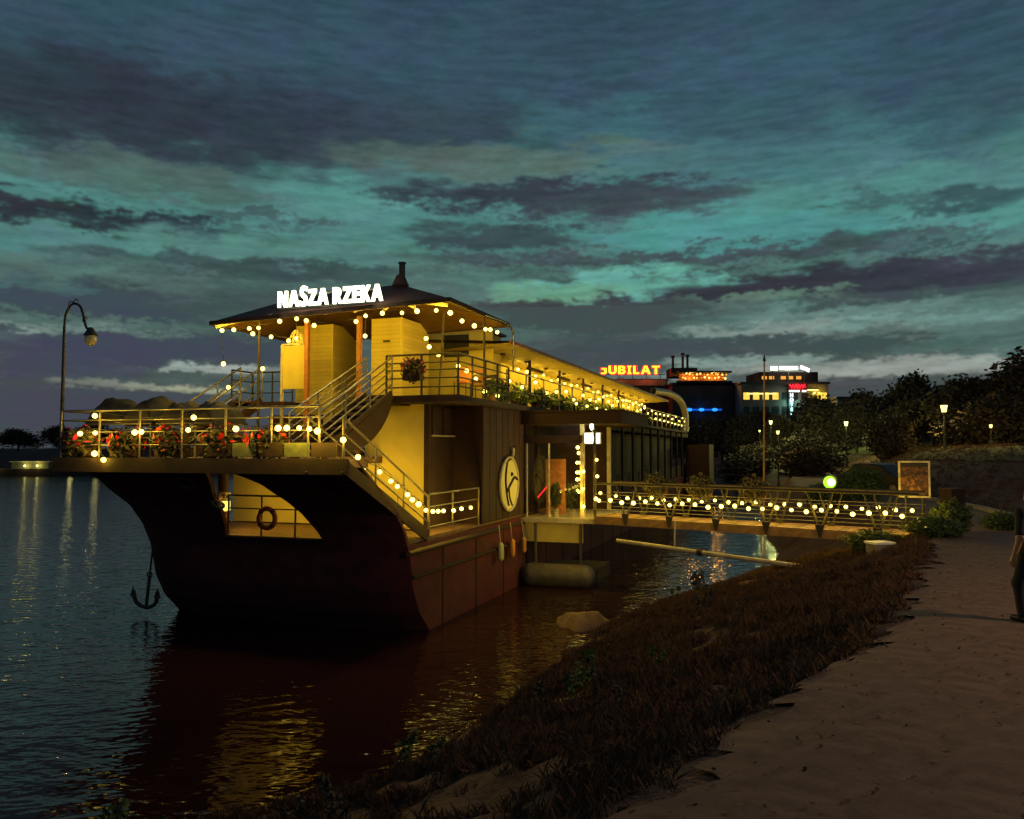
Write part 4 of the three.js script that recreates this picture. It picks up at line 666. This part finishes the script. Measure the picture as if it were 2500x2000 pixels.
{
  // grass: blades in tufts, thousands of them
  const blade = (a, h, lean, w) => { const c = Math.cos(a), s = Math.sin(a); return [[-s * w, 0, c * w], [s * w, 0, -c * w], [c * lean * 0.4 - s * w * 0.6, h * 0.6, s * lean * 0.4 + c * w * 0.6], [c * lean, h, s * lean]]; };
  const r = rngOf(99), pos = [];
  for (let i = 0; i < 12; i++) { const b = blade(r() * 6.28, 0.05 + r() * 0.09, 0.03 + r() * 0.09, 0.0045), ox = (r() - 0.5) * 0.16, oz = (r() - 0.5) * 0.16; for (const k of [0, 1, 2, 2, 1, 3]) pos.push(b[k][0] + ox, b[k][1], b[k][2] + oz); }
  const g = new THREE.BufferGeometry(); g.setAttribute('position', new THREE.Float32BufferAttribute(pos, 3)); g.computeVertexNormals(); uvMetres(g);
  const spots = [];
  const sow = (n, x0, x1, d0, d1, ok, s0, s1) => { for (let i = 0; i < n; i++) { const x = lerp(x0, x1, r()), d = lerp(d0, d1, r()); if (ok(x, d)) spots.push([x, d, lerp(s0, s1, r() * r())]); } };
  const bankOk = (x, d) => { const s = side(SHORE, x, d); return s > 0.1 && side(PATH_L, x, d) < -0.1 - 0.5 * Math.abs(noise2(x, d)) && fbm(x * 0.3, d * 0.3, 3) > -0.3; };
  sow(110000, -13, 12, 2.5, 30, bankOk, 0.5, 1.9);
  sow(30000, 9, 60, 8, 80, (x, d) => side(PATH_R, x, d) > 0.6, 0.8, 2.2);
  const im = new THREE.InstancedMesh(g, std([0.07, 0.036, 0.024], 0.9, { side: THREE.DoubleSide }), spots.length), m4 = new THREE.Matrix4(), q = new THREE.Quaternion(), col = new THREE.Color();
  spots.forEach(([x, d, s], i) => { q.setFromAxisAngle(UP, r() * 6.28); m4.compose(V(x, ground(x, d) - 0.01, -d), q, V(s, s * (0.7 + r() * 0.7), s)); im.setMatrixAt(i, m4); const k = 0.7 + r() * 0.6; col.setRGB(k * (0.85 + 0.4 * r()), k, k * 0.8); im.setColorAt(i, col); });
  im.name = 'grass'; shadows(im); tag(im, 'rough dry grass and weeds covering the bank', 'grass', null, 'stuff'); scene.add(im);
  const lg = new THREE.CircleGeometry(0.02, 5).rotateX(-Math.PI / 2).scale(1, 1, 0.6), leaves = []; uvMetres(lg);
  for (let i = 0; i < 9000; i++) { const x = lerp(-1, 12, r()), d = lerp(3, 22, r()), e = side(PATH_L, x, d); if (e > -0.4 && side(PATH_R, x, d) < 0.3 && r() < 0.15 + 0.85 * Math.exp(-Math.abs(e) * 0.9)) leaves.push([x, d]); }
  const lm = new THREE.InstancedMesh(lg, std([0.1, 0.05, 0.025], 0.9, { side: THREE.DoubleSide }), leaves.length);
  leaves.forEach(([x, d], i) => { q.setFromEuler(new THREE.Euler((r() - 0.5) * 0.9, r() * 6, (r() - 0.5) * 0.9)); const s = 0.5 + r(); m4.compose(V(x, ground(x, d) + 0.045, -d), q, V(s, s, s)); lm.setMatrixAt(i, m4); const k = 0.4 + r() * 1.2; col.setRGB(k, k * (0.8 + 0.3 * r()), k * 0.8); lm.setColorAt(i, col); });
  lm.name = 'fallen_leaves'; shadows(lm); tag(lm, 'dead leaves and grit scattered over the path edge', 'leaves', null, 'stuff'); scene.add(lm);
  // taller weeds standing out of the grass
  const weedGeo = [0, 1, 2].map((k) => { const rr = rngOf(500 + k), list = []; for (let i = 0; i < 5; i++) { const a = rr() * 6.28, h = 0.4 + rr() * 0.5, e = V(Math.cos(a) * h * 0.3, h, Math.sin(a) * h * 0.3); list.push(bar(V(0, 0, 0), e, 0.008, 4, 0.003), leafBall(26, 0.1, 0.16, 0.1, 0.07, 900 + k * 10 + i).translate(e.x * 0.8, e.y * 0.85, e.z * 0.8)); } const gg = uvMetres(join(list)); gg.userData.done = true; return gg; });
  let n = 0;
  for (let i = 0; n < 16 && i < 900; i++) { const x = lerp(-6, 8, r()), d = lerp(4.5, 24, r()), s = side(SHORE, x, d); if (s < 0.2 || s > 3.2 || side(PATH_L, x, d) > -0.6) continue; n++; const o = mesh('weed', weedGeo[n % 3], n % 2 ? M.leafB : M.leafDark, scene); o.position.set(...onGround(x, d, -0.02)); o.rotation.y = r() * 6; o.scale.setScalar(0.45 + r() * 0.5); tag(o, 'dark weed standing in the grass near the water edge', 'weed', 'weeds along the water edge'); }
}

// ---------------------------------------------------------------- a person walking at the right edge
{
  const man = thing('person', 'person in dark short-sleeved clothes walking at the right edge of the path', 'person', onGround(6.80, 10.55, 0.03), 0.35);
  const cap = (p, a, b, ra, rb) => { const ab = b.clone().sub(a), t = clamp(p.clone().sub(a).dot(ab) / ab.lengthSq(), 0, 1); return p.distanceTo(a.clone().addScaledVector(ab, t)) - lerp(ra, rb, t); };
  const smin = (a, b, k) => { const h = clamp(0.5 + 0.5 * (b - a) / k, 0, 1); return lerp(b, a, h) - k * h * (1 - h); };
  function solid(bones, lo, hi, cell, k = 0.05) {
    const n = Math.ceil(Math.max(hi.x - lo.x, hi.y - lo.y, hi.z - lo.z) / cell) + 4, mc = new MarchingCubes(n, M.black, false, false, 120000), p = V(0, 0, 0), half = n / 2, cx = (lo.x + hi.x) / 2, cy = (lo.y + hi.y) / 2, cz = (lo.z + hi.z) / 2;
    mc.isolation = 0;
    for (let z = 0; z < n; z++) for (let y = 0; y < n; y++) for (let x = 0; x < n; x++) { p.set(cx + (x - half) * cell, cy + (y - half) * cell, cz + (z - half) * cell); let d = 9; for (const b of bones) d = smin(d, cap(p, ...b), b[4] ?? k); mc.field[x + y * n + z * n * n] = -d; }
    mc.update();
    const c = mc.count, g = new THREE.BufferGeometry(); g.setAttribute('position', new THREE.BufferAttribute(mc.positionArray.slice(0, c * 3), 3)); g.setAttribute('normal', new THREE.BufferAttribute(mc.normalArray.slice(0, c * 3), 3));
    return g.scale(half * cell, half * cell, half * cell).translate(cx, cy, cz);
  }
  // the figure looks along -z (away); x is its right
  const hipL = V(-0.09, 0.93, 0), hipR = V(0.09, 0.93, 0), kneeL = V(-0.1, 0.5, -0.14), ankL = V(-0.1, 0.09, -0.1), kneeR = V(0.1, 0.5, 0.0), ankR = V(0.1, 0.11, 0.22);
  const shL = V(-0.185, 1.42, 0), elL = V(-0.275, 1.13, 0.04), wrL = V(-0.27, 0.88, -0.06), shR = V(0.185, 1.42, 0), elR = V(0.26, 1.13, 0.02), wrR = V(0.25, 0.9, -0.1), neck = V(0, 1.5, 0.01), head = V(0, 1.64, -0.01);
  const bones = [[V(0, 0.98, 0), V(0, 1.15, 0), 0.13, 0.125, 0.06], [V(0, 1.15, 0), V(0, 1.36, 0.01), 0.125, 0.14, 0.06], [shL, shR, 0.07, 0.07, 0.06], [V(0, 1.4, 0), neck, 0.06, 0.055, 0.04], [neck, V(0, 1.57, 0), 0.055, 0.06, 0.03], [V(0, 1.6, -0.01), V(0, 1.67, 0.005), 0.078, 0.092, 0.03], [V(0, 1.56, -0.05), V(0, 1.6, -0.04), 0.045, 0.06, 0.03], [V(0, 1.62, -0.1), V(0, 1.6, -0.115), 0.012, 0.014, 0.015]];
  for (const s of [-1, 1]) bones.push([V(s * 0.085, 1.61, 0.01), V(s * 0.088, 1.645, 0.015), 0.012, 0.016, 0.01]);
  for (const [h, k, a, s] of [[hipL, kneeL, ankL, -1], [hipR, kneeR, ankR, 1]]) { bones.push([h, k, 0.088, 0.06], [k, a, 0.056, 0.038]); }
  for (const [s, e, w] of [[shL, elL, wrL], [shR, elR, wrR]]) bones.push([s, e, 0.056, 0.044], [e, w, 0.043, 0.029]);
  const skin = std([0.42, 0.22, 0.12], 0.6), cloth = std([0.018, 0.012, 0.016], 0.85), jeans = std([0.02, 0.014, 0.02], 0.85);
  const hand = (w, s) => { const pal = w.clone().add(V(0, -0.07, -0.02)), b = [[w, pal, 0.026, 0.032, 0.02]]; for (let i = 0; i < 4; i++) { const z = -0.035 + i * 0.021, l = [0.062, 0.072, 0.068, 0.052][i], k0 = pal.clone().add(V(0, -0.015, z)), k1 = k0.clone().add(V(-s * 0.008, -l * 0.55, -0.005)), k2 = k1.clone().add(V(-s * 0.028, -l * 0.4, -0.004)); b.push([pal, k0, 0.02, 0.012, 0.012], [k0, k1, 0.0105, 0.0095, 0.004], [k1, k2, 0.0095, 0.008, 0.004]); } const t0 = w.clone().add(V(0, -0.03, -0.035)), t1 = t0.clone().add(V(-s * 0.012, -0.035, -0.03)), t2 = t1.clone().add(V(-s * 0.01, -0.03, -0.008)); b.push([t0, t1, 0.014, 0.011, 0.01], [t1, t2, 0.011, 0.009, 0.004]); return solid(b, w.clone().add(V(-0.09, -0.22, -0.11)), w.clone().add(V(0.09, 0.04, 0.08)), 0.005, 0.01); };
  mesh('body', [solid(bones, V(-0.36, 0.02, -0.3), V(0.36, 1.8, 0.34), 0.014), hand(wrL, -1), hand(wrR, 1)], skin, man);
  const shirt = [[V(0, 0.92, 0), V(0, 1.15, 0), 0.155, 0.145, 0.06], [V(0, 1.15, 0), V(0, 1.36, 0.01), 0.145, 0.155, 0.06], [shL, shR, 0.086, 0.086, 0.06]]; for (const [s, e] of [[shL, elL], [shR, elR]]) shirt.push([s, s.clone().lerp(e, 0.85), 0.075, 0.07, 0.04]);
  mesh('shirt', solid(shirt, V(-0.4, 0.75, -0.25), V(0.4, 1.55, 0.25), 0.014), cloth, man);
  const tr = [[V(-0.06, 0.92, 0), V(0.06, 0.92, 0), 0.135, 0.135, 0.05]]; for (const [h, k, a] of [[hipL, kneeL, ankL], [hipR, kneeR, ankR]]) tr.push([h, k, 0.108, 0.08], [k, a, 0.078, 0.062]);
  mesh('trousers', solid(tr, V(-0.3, 0.02, -0.32), V(0.3, 1.08, 0.36), 0.014), jeans, man);
  mesh('hair', solid([[V(0, 1.66, 0.02), V(0, 1.7, 0.02), 0.1, 0.1, 0.03], [V(0, 1.58, 0.06), V(0, 1.66, 0.04), 0.06, 0.09, 0.03]], V(-0.15, 1.48, -0.14), V(0.15, 1.82, 0.17), 0.01), std([0.02, 0.012, 0.01], 0.7), man);
  for (const a of [ankL, ankR]) mesh('shoe', solid([[a.clone().add(V(0, -0.045, 0.05)), a.clone().add(V(0, -0.05, -0.14)), 0.045, 0.04, 0.02]], a.clone().add(V(-0.08, -0.12, -0.22)), a.clone().add(V(0.08, 0.03, 0.13)), 0.012), M.black, man);
}

// ---------------------------------------------------------------- the town behind
function building(name, label, [x0, x1], d, depth, [y0, y1], wallM, rows, cols, litFn) {
  const o = thing(name, label, 'building', [(x0 + x1) / 2, y0, -d]), w = x1 - x0, h = y1 - y0;
  mesh('wall', box(w, h, depth, 0, h / 2, -depth / 2), wallM, o);
  mesh('roof', box(w + 0.6, 0.5, depth + 0.6, 0, h + 0.25, -depth / 2), M.dark, o);
  const cw = w / cols, rh = h / (rows + 0.6), wg = box(cw * 0.62, rh * 0.5, 0.12, 0, 0, 0); uvMetres(wg).userData.done = true;
  for (let j = 0; j < rows; j++) for (let i = 0; i < cols; i++) { const m = mesh('window', wg, litFn(i, j) ?? M.black, o); m.position.set(-w / 2 + (i + 0.5) * cw, (j + 0.75) * rh, 0.03); }
  return o;
}
const litY = glow([1, 0.62, 0.08], 1.1), litO = glow([1, 0.4, 0.04], 0.9), litDim = glow([1, 0.45, 0.12], 0.10), brick = worn([0.10, 0.045, 0.04], 0.9, 0.05), stone = worn([0.2, 0.19, 0.16], 0.9, 0.05);
const jub = building('department_store', 'dark modernist block below the red rooftop letters', [4, 36], 186, 20, [4.5, 20.2], brick, 5, 14, (i, j) => ((i * 7 + j * 5) % 17 === 0 ? litDim : null));
mesh('fascia', box(14, 1.3, 0.3, 8.6, 15.3, 0.25), stone, jub);
{
  const o = thing('roof_letters', 'yellow neon letters JUBILAT with a painted red halo on the dark department store roof', 'sign', [20.6, 21.8, -185.4]);
  let x = 0; const y = glow([1, 0.62, 0.02], 2.2), r = glow([1, 0.015, 0.03], 1.2);  // larger red shapes behind the letters paint their glow halo
  for (const ch of 'JUBILAT') {
    const g = new TextGeometry(ch, { font: fontB, size: 1.9, depth: 0.3, curveSegments: 4, bevelEnabled: false }); g.computeBoundingBox(); const bb = g.boundingBox, w = (bb.max.x - bb.min.x) * (ch === 'I' ? 1 : 1.18); g.translate(-bb.min.x, -Math.min(0, bb.min.y), 0).scale(ch === 'I' ? 1 : 1.18, ch === 'J' ? 0.8 : 1, 1);
    if (ch === 'J') { const js = (e) => new THREE.Shape([[0.1, 1.36 + e], [1.0 + e, 1.36 + e], [1.0 + e, 0.2], [0.8, -e], [-e, -e], [-e, 0.3 + e], [0.6 - e, 0.3 + e], [0.6 - e, 1.06 - e], [0.1 - e, 1.06 - e], [0.1 - e, 1.36 + e]].map(([p, q]) => new THREE.Vector2(p * 1.2, q))); const l = mesh('letter', new THREE.ExtrudeGeometry(js(0.2), { depth: 0.15, bevelEnabled: false }), r, o); l.position.set(0, 0, -0.4); mesh('glow_tube', new THREE.ExtrudeGeometry(js(0), { depth: 0.3, bevelEnabled: false }), y, l).position.set(0, 0, 0.35); x += 1.65; continue; }
    const b = new TextGeometry(ch, { font: fontB, size: 1.9, depth: 0.15, curveSegments: 4, bevelEnabled: true, bevelSize: 0.2, bevelThickness: 0.05, bevelSegments: 1 }); b.translate(-bb.min.x, -Math.min(0, bb.min.y), 0).scale(ch === 'I' ? 1 : 1.18, ch === 'J' ? 0.8 : 1, 1);
    const l = mesh('letter', b, r, o); l.position.set(x, 0, -0.4); mesh('glow_tube', g, y, l).position.set(0, 0, 0.35);
    x += w + 0.42;
  }
  o.scale.x = 14 / x;
  mesh('support', [box(14.2, 0.15, 0.15, 7, -0.1, -0.5), ...[0, 3, 6, 9, 12].map((k) => box(0.15, 1.6, 0.15, k + 1, -0.8, -0.5))], M.dark, o);
  lamp(o, 3.5, 1.2, 1.2, 60, new THREE.Color().setRGB(1, 0.1, 0.03), 0.5); lamp(o, 10, 1.2, 1.2, 60, new THREE.Color().setRGB(1, 0.1, 0.03), 0.5);
}
const ter = building('terrace_building', 'dark red block with an orange-lit roof terrace', [36.2, 50.2], 181, 18, [4.5, 18.9], brick, 4, 7, (i, j) => (j === 1 && i === 3 ? litDim : null));
mesh('terrace_wall', box(10.6, 2.6, 0.2, 0.4, 15.9, -3), M.orangeWood, ter); mesh('terrace_roof', box(12, 0.35, 5.5, 0.4, 17.4, -2.2), M.dark, ter); mesh('parapet', box(12.6, 0.9, 0.2, 0.2, 14.9, 0.2), brick, ter);
{ const r = rngOf(8); for (let i = 0; i < 26; i++) { const b = mesh('terrace_light', ball(0.15 + r() * 0.12, -4.6 + (i % 13) * 0.82 + r() * 0.3, 15.5 + (i < 13 ? 1.3 : 0.45) + r() * 0.35, -0.3 - r(), 8), i % 3 ? glow([1, 0.6, 0.12], 2.4) : litO, ter); } lamp(ter, -2.5, 16.4, -0.6, 40, new THREE.Color().setRGB(1, 0.42, 0.05), 0.4); lamp(ter, 3, 16.4, -0.6, 40, new THREE.Color().setRGB(1, 0.42, 0.05), 0.4); }
for (const [x, h] of [[37.6, 3.6], [39.9, 4.2], [41.0, 3.8]]) mesh('chimney', [cyl(0.28, 0.28, h, x - 43.2, 18.2, -6, 8), cyl(0.5, 0.5, 0.4, x - 43.2, 18.2 + h - 0.5, -6, 8)], M.dark, ter);
mesh('roof_house', box(6, 2, 6, -3.6, 17.6, -6), brick, ter);
{ const o = thing('blue_sign', 'row of blue lights on the dark block beyond the barge stern', 'sign', [39.2, 12.9, -180.6]); const bl = glow([0.02, 0.25, 1], 1.8), bd = glow([0.01, 0.12, 0.9], 0.7); mesh('light_bar', box(8, 0.35, 0.15, 4, 0.4, 0), bd, o); for (const x of [0.7, 3.4, 6.4]) mesh('lamp', new THREE.SphereGeometry(0.5, 10, 8).scale(1.3, 0.7, 0.5).translate(x, 0.4, 0.15), bl, o); mesh('lower_bar', box(4.4, 0.35, 0.15, 3.4, -3.4, 0), bd, o); mesh('lamp', new THREE.SphereGeometry(0.45, 10, 8).scale(1.6, 0.6, 0.5).translate(2.4, -3.4, 0.15), bl, o); mesh('backing', box(8.4, 1.2, 0.1, 4, 0.4, -0.2), M.dark, o); lamp(o, 3.5, 0.4, 0.8, 5, new THREE.Color().setRGB(0.02, 0.2, 1), 0.4); }
const hot = building('hotel', 'hotel with yellow upper windows and white rooftop neon', [50.4, 69.5], 176, 18, [4.5, 18.7], stone, 4, 9, (i, j) => (j === 3 ? (i < 4 || i > 7 ? litY : null) : j === 2 && i === 7 ? litY : null));
for (const [x, y, w] of [[-5.2, 12.1, 6.5], [5.6, 12.9, 3.4]]) mesh('lit_window_strip', box(w, 0.28, 0.12, x, y, 0.1), glow([1, 0.75, 0.2], 1.8), hot);
for (const x of [6.4, 7.4]) { mesh('wall_lamp', box(0.25, 0.3, 0.15, x, 12.3, 0.2), glow([1, 0.7, 0.15], 4), hot); lamp(hot, x, 12.1, 0.5, 12, WARM, 0.15); }
mesh('top_storey', box(13, 2.4, 10, 1.2, 15.8, -6), M.brown, hot); for (const x of [-4.2, -2.6, 0, 1.6, 3.4]) mesh('window', box(1.1, 0.7, 0.1, x, 15.7, -0.95), litO, hot);
{ const o = thing('rooftop_neon', 'white neon bars along the hotel roof edge', 'sign', [56.7, 21.7, -175.6]); const wn = glow([0.92, 1, 0.8], 3); mesh('neon_bar', box(1.6, 0.85, 0.2, 0.8, 0.45, 0), wn, o); mesh('neon_bar', box(4, 0.8, 0.2, 4, 0.5, 0), wn, o); mesh('neon_bar', box(2.5, 0.75, 0.2, 7.7, 0.4, -0.4, 0.4, 0, -0.28), wn, o); mesh('support', [box(9, 0.12, 0.2, 4.4, -0.1, 0), ...[0.5, 4, 7.5].map((x) => box(0.15, 3, 0.15, x, -1.4, -0.2))], M.dark, o); lamp(o, 4, 0.5, 0.8, 50, new THREE.Color().setRGB(0.8, 1, 0.6), 0.5); }
{ const o = thing('red_script_sign', 'red script neon over small white letters on the hotel front', 'sign', [60.6, 17.1, -175.6]), rn = glow([1, 0.01, 0.03], 1.7), wn = glow([1, 0.85, 0.75], 2);
  mesh('panel', box(4.2, 2.1, 0.1, 2, 1, -0.15), std([0.12, 0.01, 0.015], 0.7), o);
  const wave = []; for (let i = 0; i <= 40; i++) wave.push(V(0.2 + i * 0.09, 1.1 + 0.4 * Math.sin(i * 0.9) + 0.2 * Math.sin(i * 2.1), 0)); mesh('script_tube', tube(wave, 0.1, 160, 6), rn, o);
  mesh('letter_bar', box(2.3, 0.4, 0.12, 1.25, 0.05, 0), wn, o); mesh('letter_bar', box(0.9, 0.4, 0.12, 3.4, 0.05, 0), wn, o); lamp(o, 2, 1, 0.8, 15, new THREE.Color().setRGB(1, 0.05, 0.03), 0.4); }
{ const o = thing('hotel_neon', 'vertical cyan neon letters HOTEL on the hotel front', 'sign', [61.15, 11.6, -175.4]), cn = glow([0.55, 1, 0.9], 2.6); [...'HOTEL'].forEach((ch, i) => { const g = new TextGeometry(ch, { font: fontB, size: 0.85 - i * 0.03, depth: 0.12, curveSegments: 4, bevelEnabled: false }); g.computeBoundingBox(); g.translate(-(g.boundingBox.max.x + g.boundingBox.min.x) / 2, 4.2 - i * 1.02, 0); mesh('letter', g, cn, o); }); mesh('panel', box(1.2, 5.4, 0.1, 0, 2.6, -0.1), M.dark, o); lamp(o, 0, 3, 0.8, 25, new THREE.Color().setRGB(0.4, 1, 0.85), 0.4); }
building('town_house', 'low dark house beside the hotel at the tree line', [69.8, 79], 172, 14, [4.5, 15.2], stone, 3, 4, (i, j) => (i === 0 && j === 1 ? litDim : null));
// car on the embankment road and one parked on the path
function car(label, x, d, turn, tone) {
  const o = thing('parked_car', label, 'car', onGround(x, d, 0.02), turn), s = new THREE.Shape(); s.moveTo(-1.95, 0.3); s.lineTo(-1.98, 0.75); s.quadraticCurveTo(-1.9, 0.92, -1.55, 0.95); s.lineTo(-1.05, 1.4); s.quadraticCurveTo(-0.2, 1.52, 0.45, 1.38); s.lineTo(1.05, 0.95); s.quadraticCurveTo(1.8, 0.85, 1.95, 0.65); s.lineTo(1.95, 0.3); s.closePath();
  mesh('body', new THREE.ExtrudeGeometry(s, { depth: 1.5, bevelEnabled: true, bevelSize: 0.06, bevelThickness: 0.1, bevelSegments: 2 }).translate(0, 0, -0.75), tone, o);
  const wn = new THREE.Shape([[-1.0, 0.98], [-0.92, 1.33], [0.4, 1.31], [0.92, 0.98]].map(([a, b]) => new THREE.Vector2(a, b))); for (const z of [-0.87, 0.86]) mesh('window', new THREE.ExtrudeGeometry(wn, { depth: 0.01, bevelEnabled: false }).translate(0, 0, z), M.black, o);
  for (const [wx, wz] of [[-1.2, 0.78], [1.2, 0.78], [-1.2, -0.78], [1.2, -0.78]]) { const w = mesh('wheel', new THREE.CylinderGeometry(0.31, 0.31, 0.2, 18).rotateX(Math.PI / 2).translate(wx, 0.31, wz), M.black, o); mesh('rim', new THREE.CylinderGeometry(0.18, 0.18, 0.22, 12).rotateX(Math.PI / 2).translate(wx, 0.31, wz), M.steel, w); }
  const tl = glow([1, 0.02, 0.02], 2.2), hl = glow([1, 0.7, 0.35], 0.8);
  for (const z of [-0.55, 0.55]) { mesh('tail_lamp', ball(0.09, -2.02, 0.72, z, 8), tl, o); mesh('headlamp', ball(0.09, 1.98, 0.62, z, 8), hl, o); }
}
const paint = std([0.02, 0.012, 0.015], 0.5);
car('dark car with a glowing red tail lamp behind the poster board', 18.6, 40.5, -1.05, paint);
car('dark car with red tail lamps on the road below the hotel', 32.5, 104, 0.3, paint);
// moored work boat and low lamps by the far bank
{
  const o = thing('work_boat', 'dim moored boat at the far bank at the left', 'boat', [-81, -0.1, -141], 0.1);
  const s = new THREE.Shape(); s.moveTo(-9, 0); s.lineTo(8, 0); s.lineTo(9.6, 1.3); s.lineTo(-9.4, 1.2); s.closePath();
  mesh('hull', new THREE.ExtrudeGeometry(s, { depth: 3, bevelEnabled: false }), M.fascia, o); mesh('cabin', box(6, 1.2, 2.2, -2, 1.8, 1.5), M.panel, o); mesh('roof', box(6.6, 0.15, 2.6, -2, 2.45, 1.5), M.cream, o);
  for (const [x, i] of [[-8.2, 0], [-7.4, 1], [-2.6, 2], [-0.6, 3]]) { mesh('lamp', ball(0.16, x, 1.75, 3.15, 8), glow([1, 0.85, 0.25], 6), o); lamp(o, x, 1.75, 3.15, 4, new THREE.Color().setRGB(1, 0.8, 0.2), 0.15); }
}
parkLampFar('yellow lamp on the far bank hidden behind the bow flowers', -75.6, 146, 4.6);
parkLampFar('dull orange lamp on the far bank beside the moored boat', -80.5, 146.5, 3.4);
function parkLampFar(label, x, d, top) { const o = thing('quay_lamp', label, 'street lamp', [x, 1.2, -d], 0, 'lamps on the far bank'), h = top - 1.2; mesh('post', bar(V(0, -1.4, 0), V(0, h, 0), 0.08), M.black, o); mesh('lantern_globe', ball(0.3, 0, h + 0.25, 0), glow([1, 0.85, 0.3], 8), o); lamp(o, 0, h + 0.25, 0, 25, new THREE.Color().setRGB(1, 0.8, 0.2), 0.3); }

renderer.render(scene, camera);
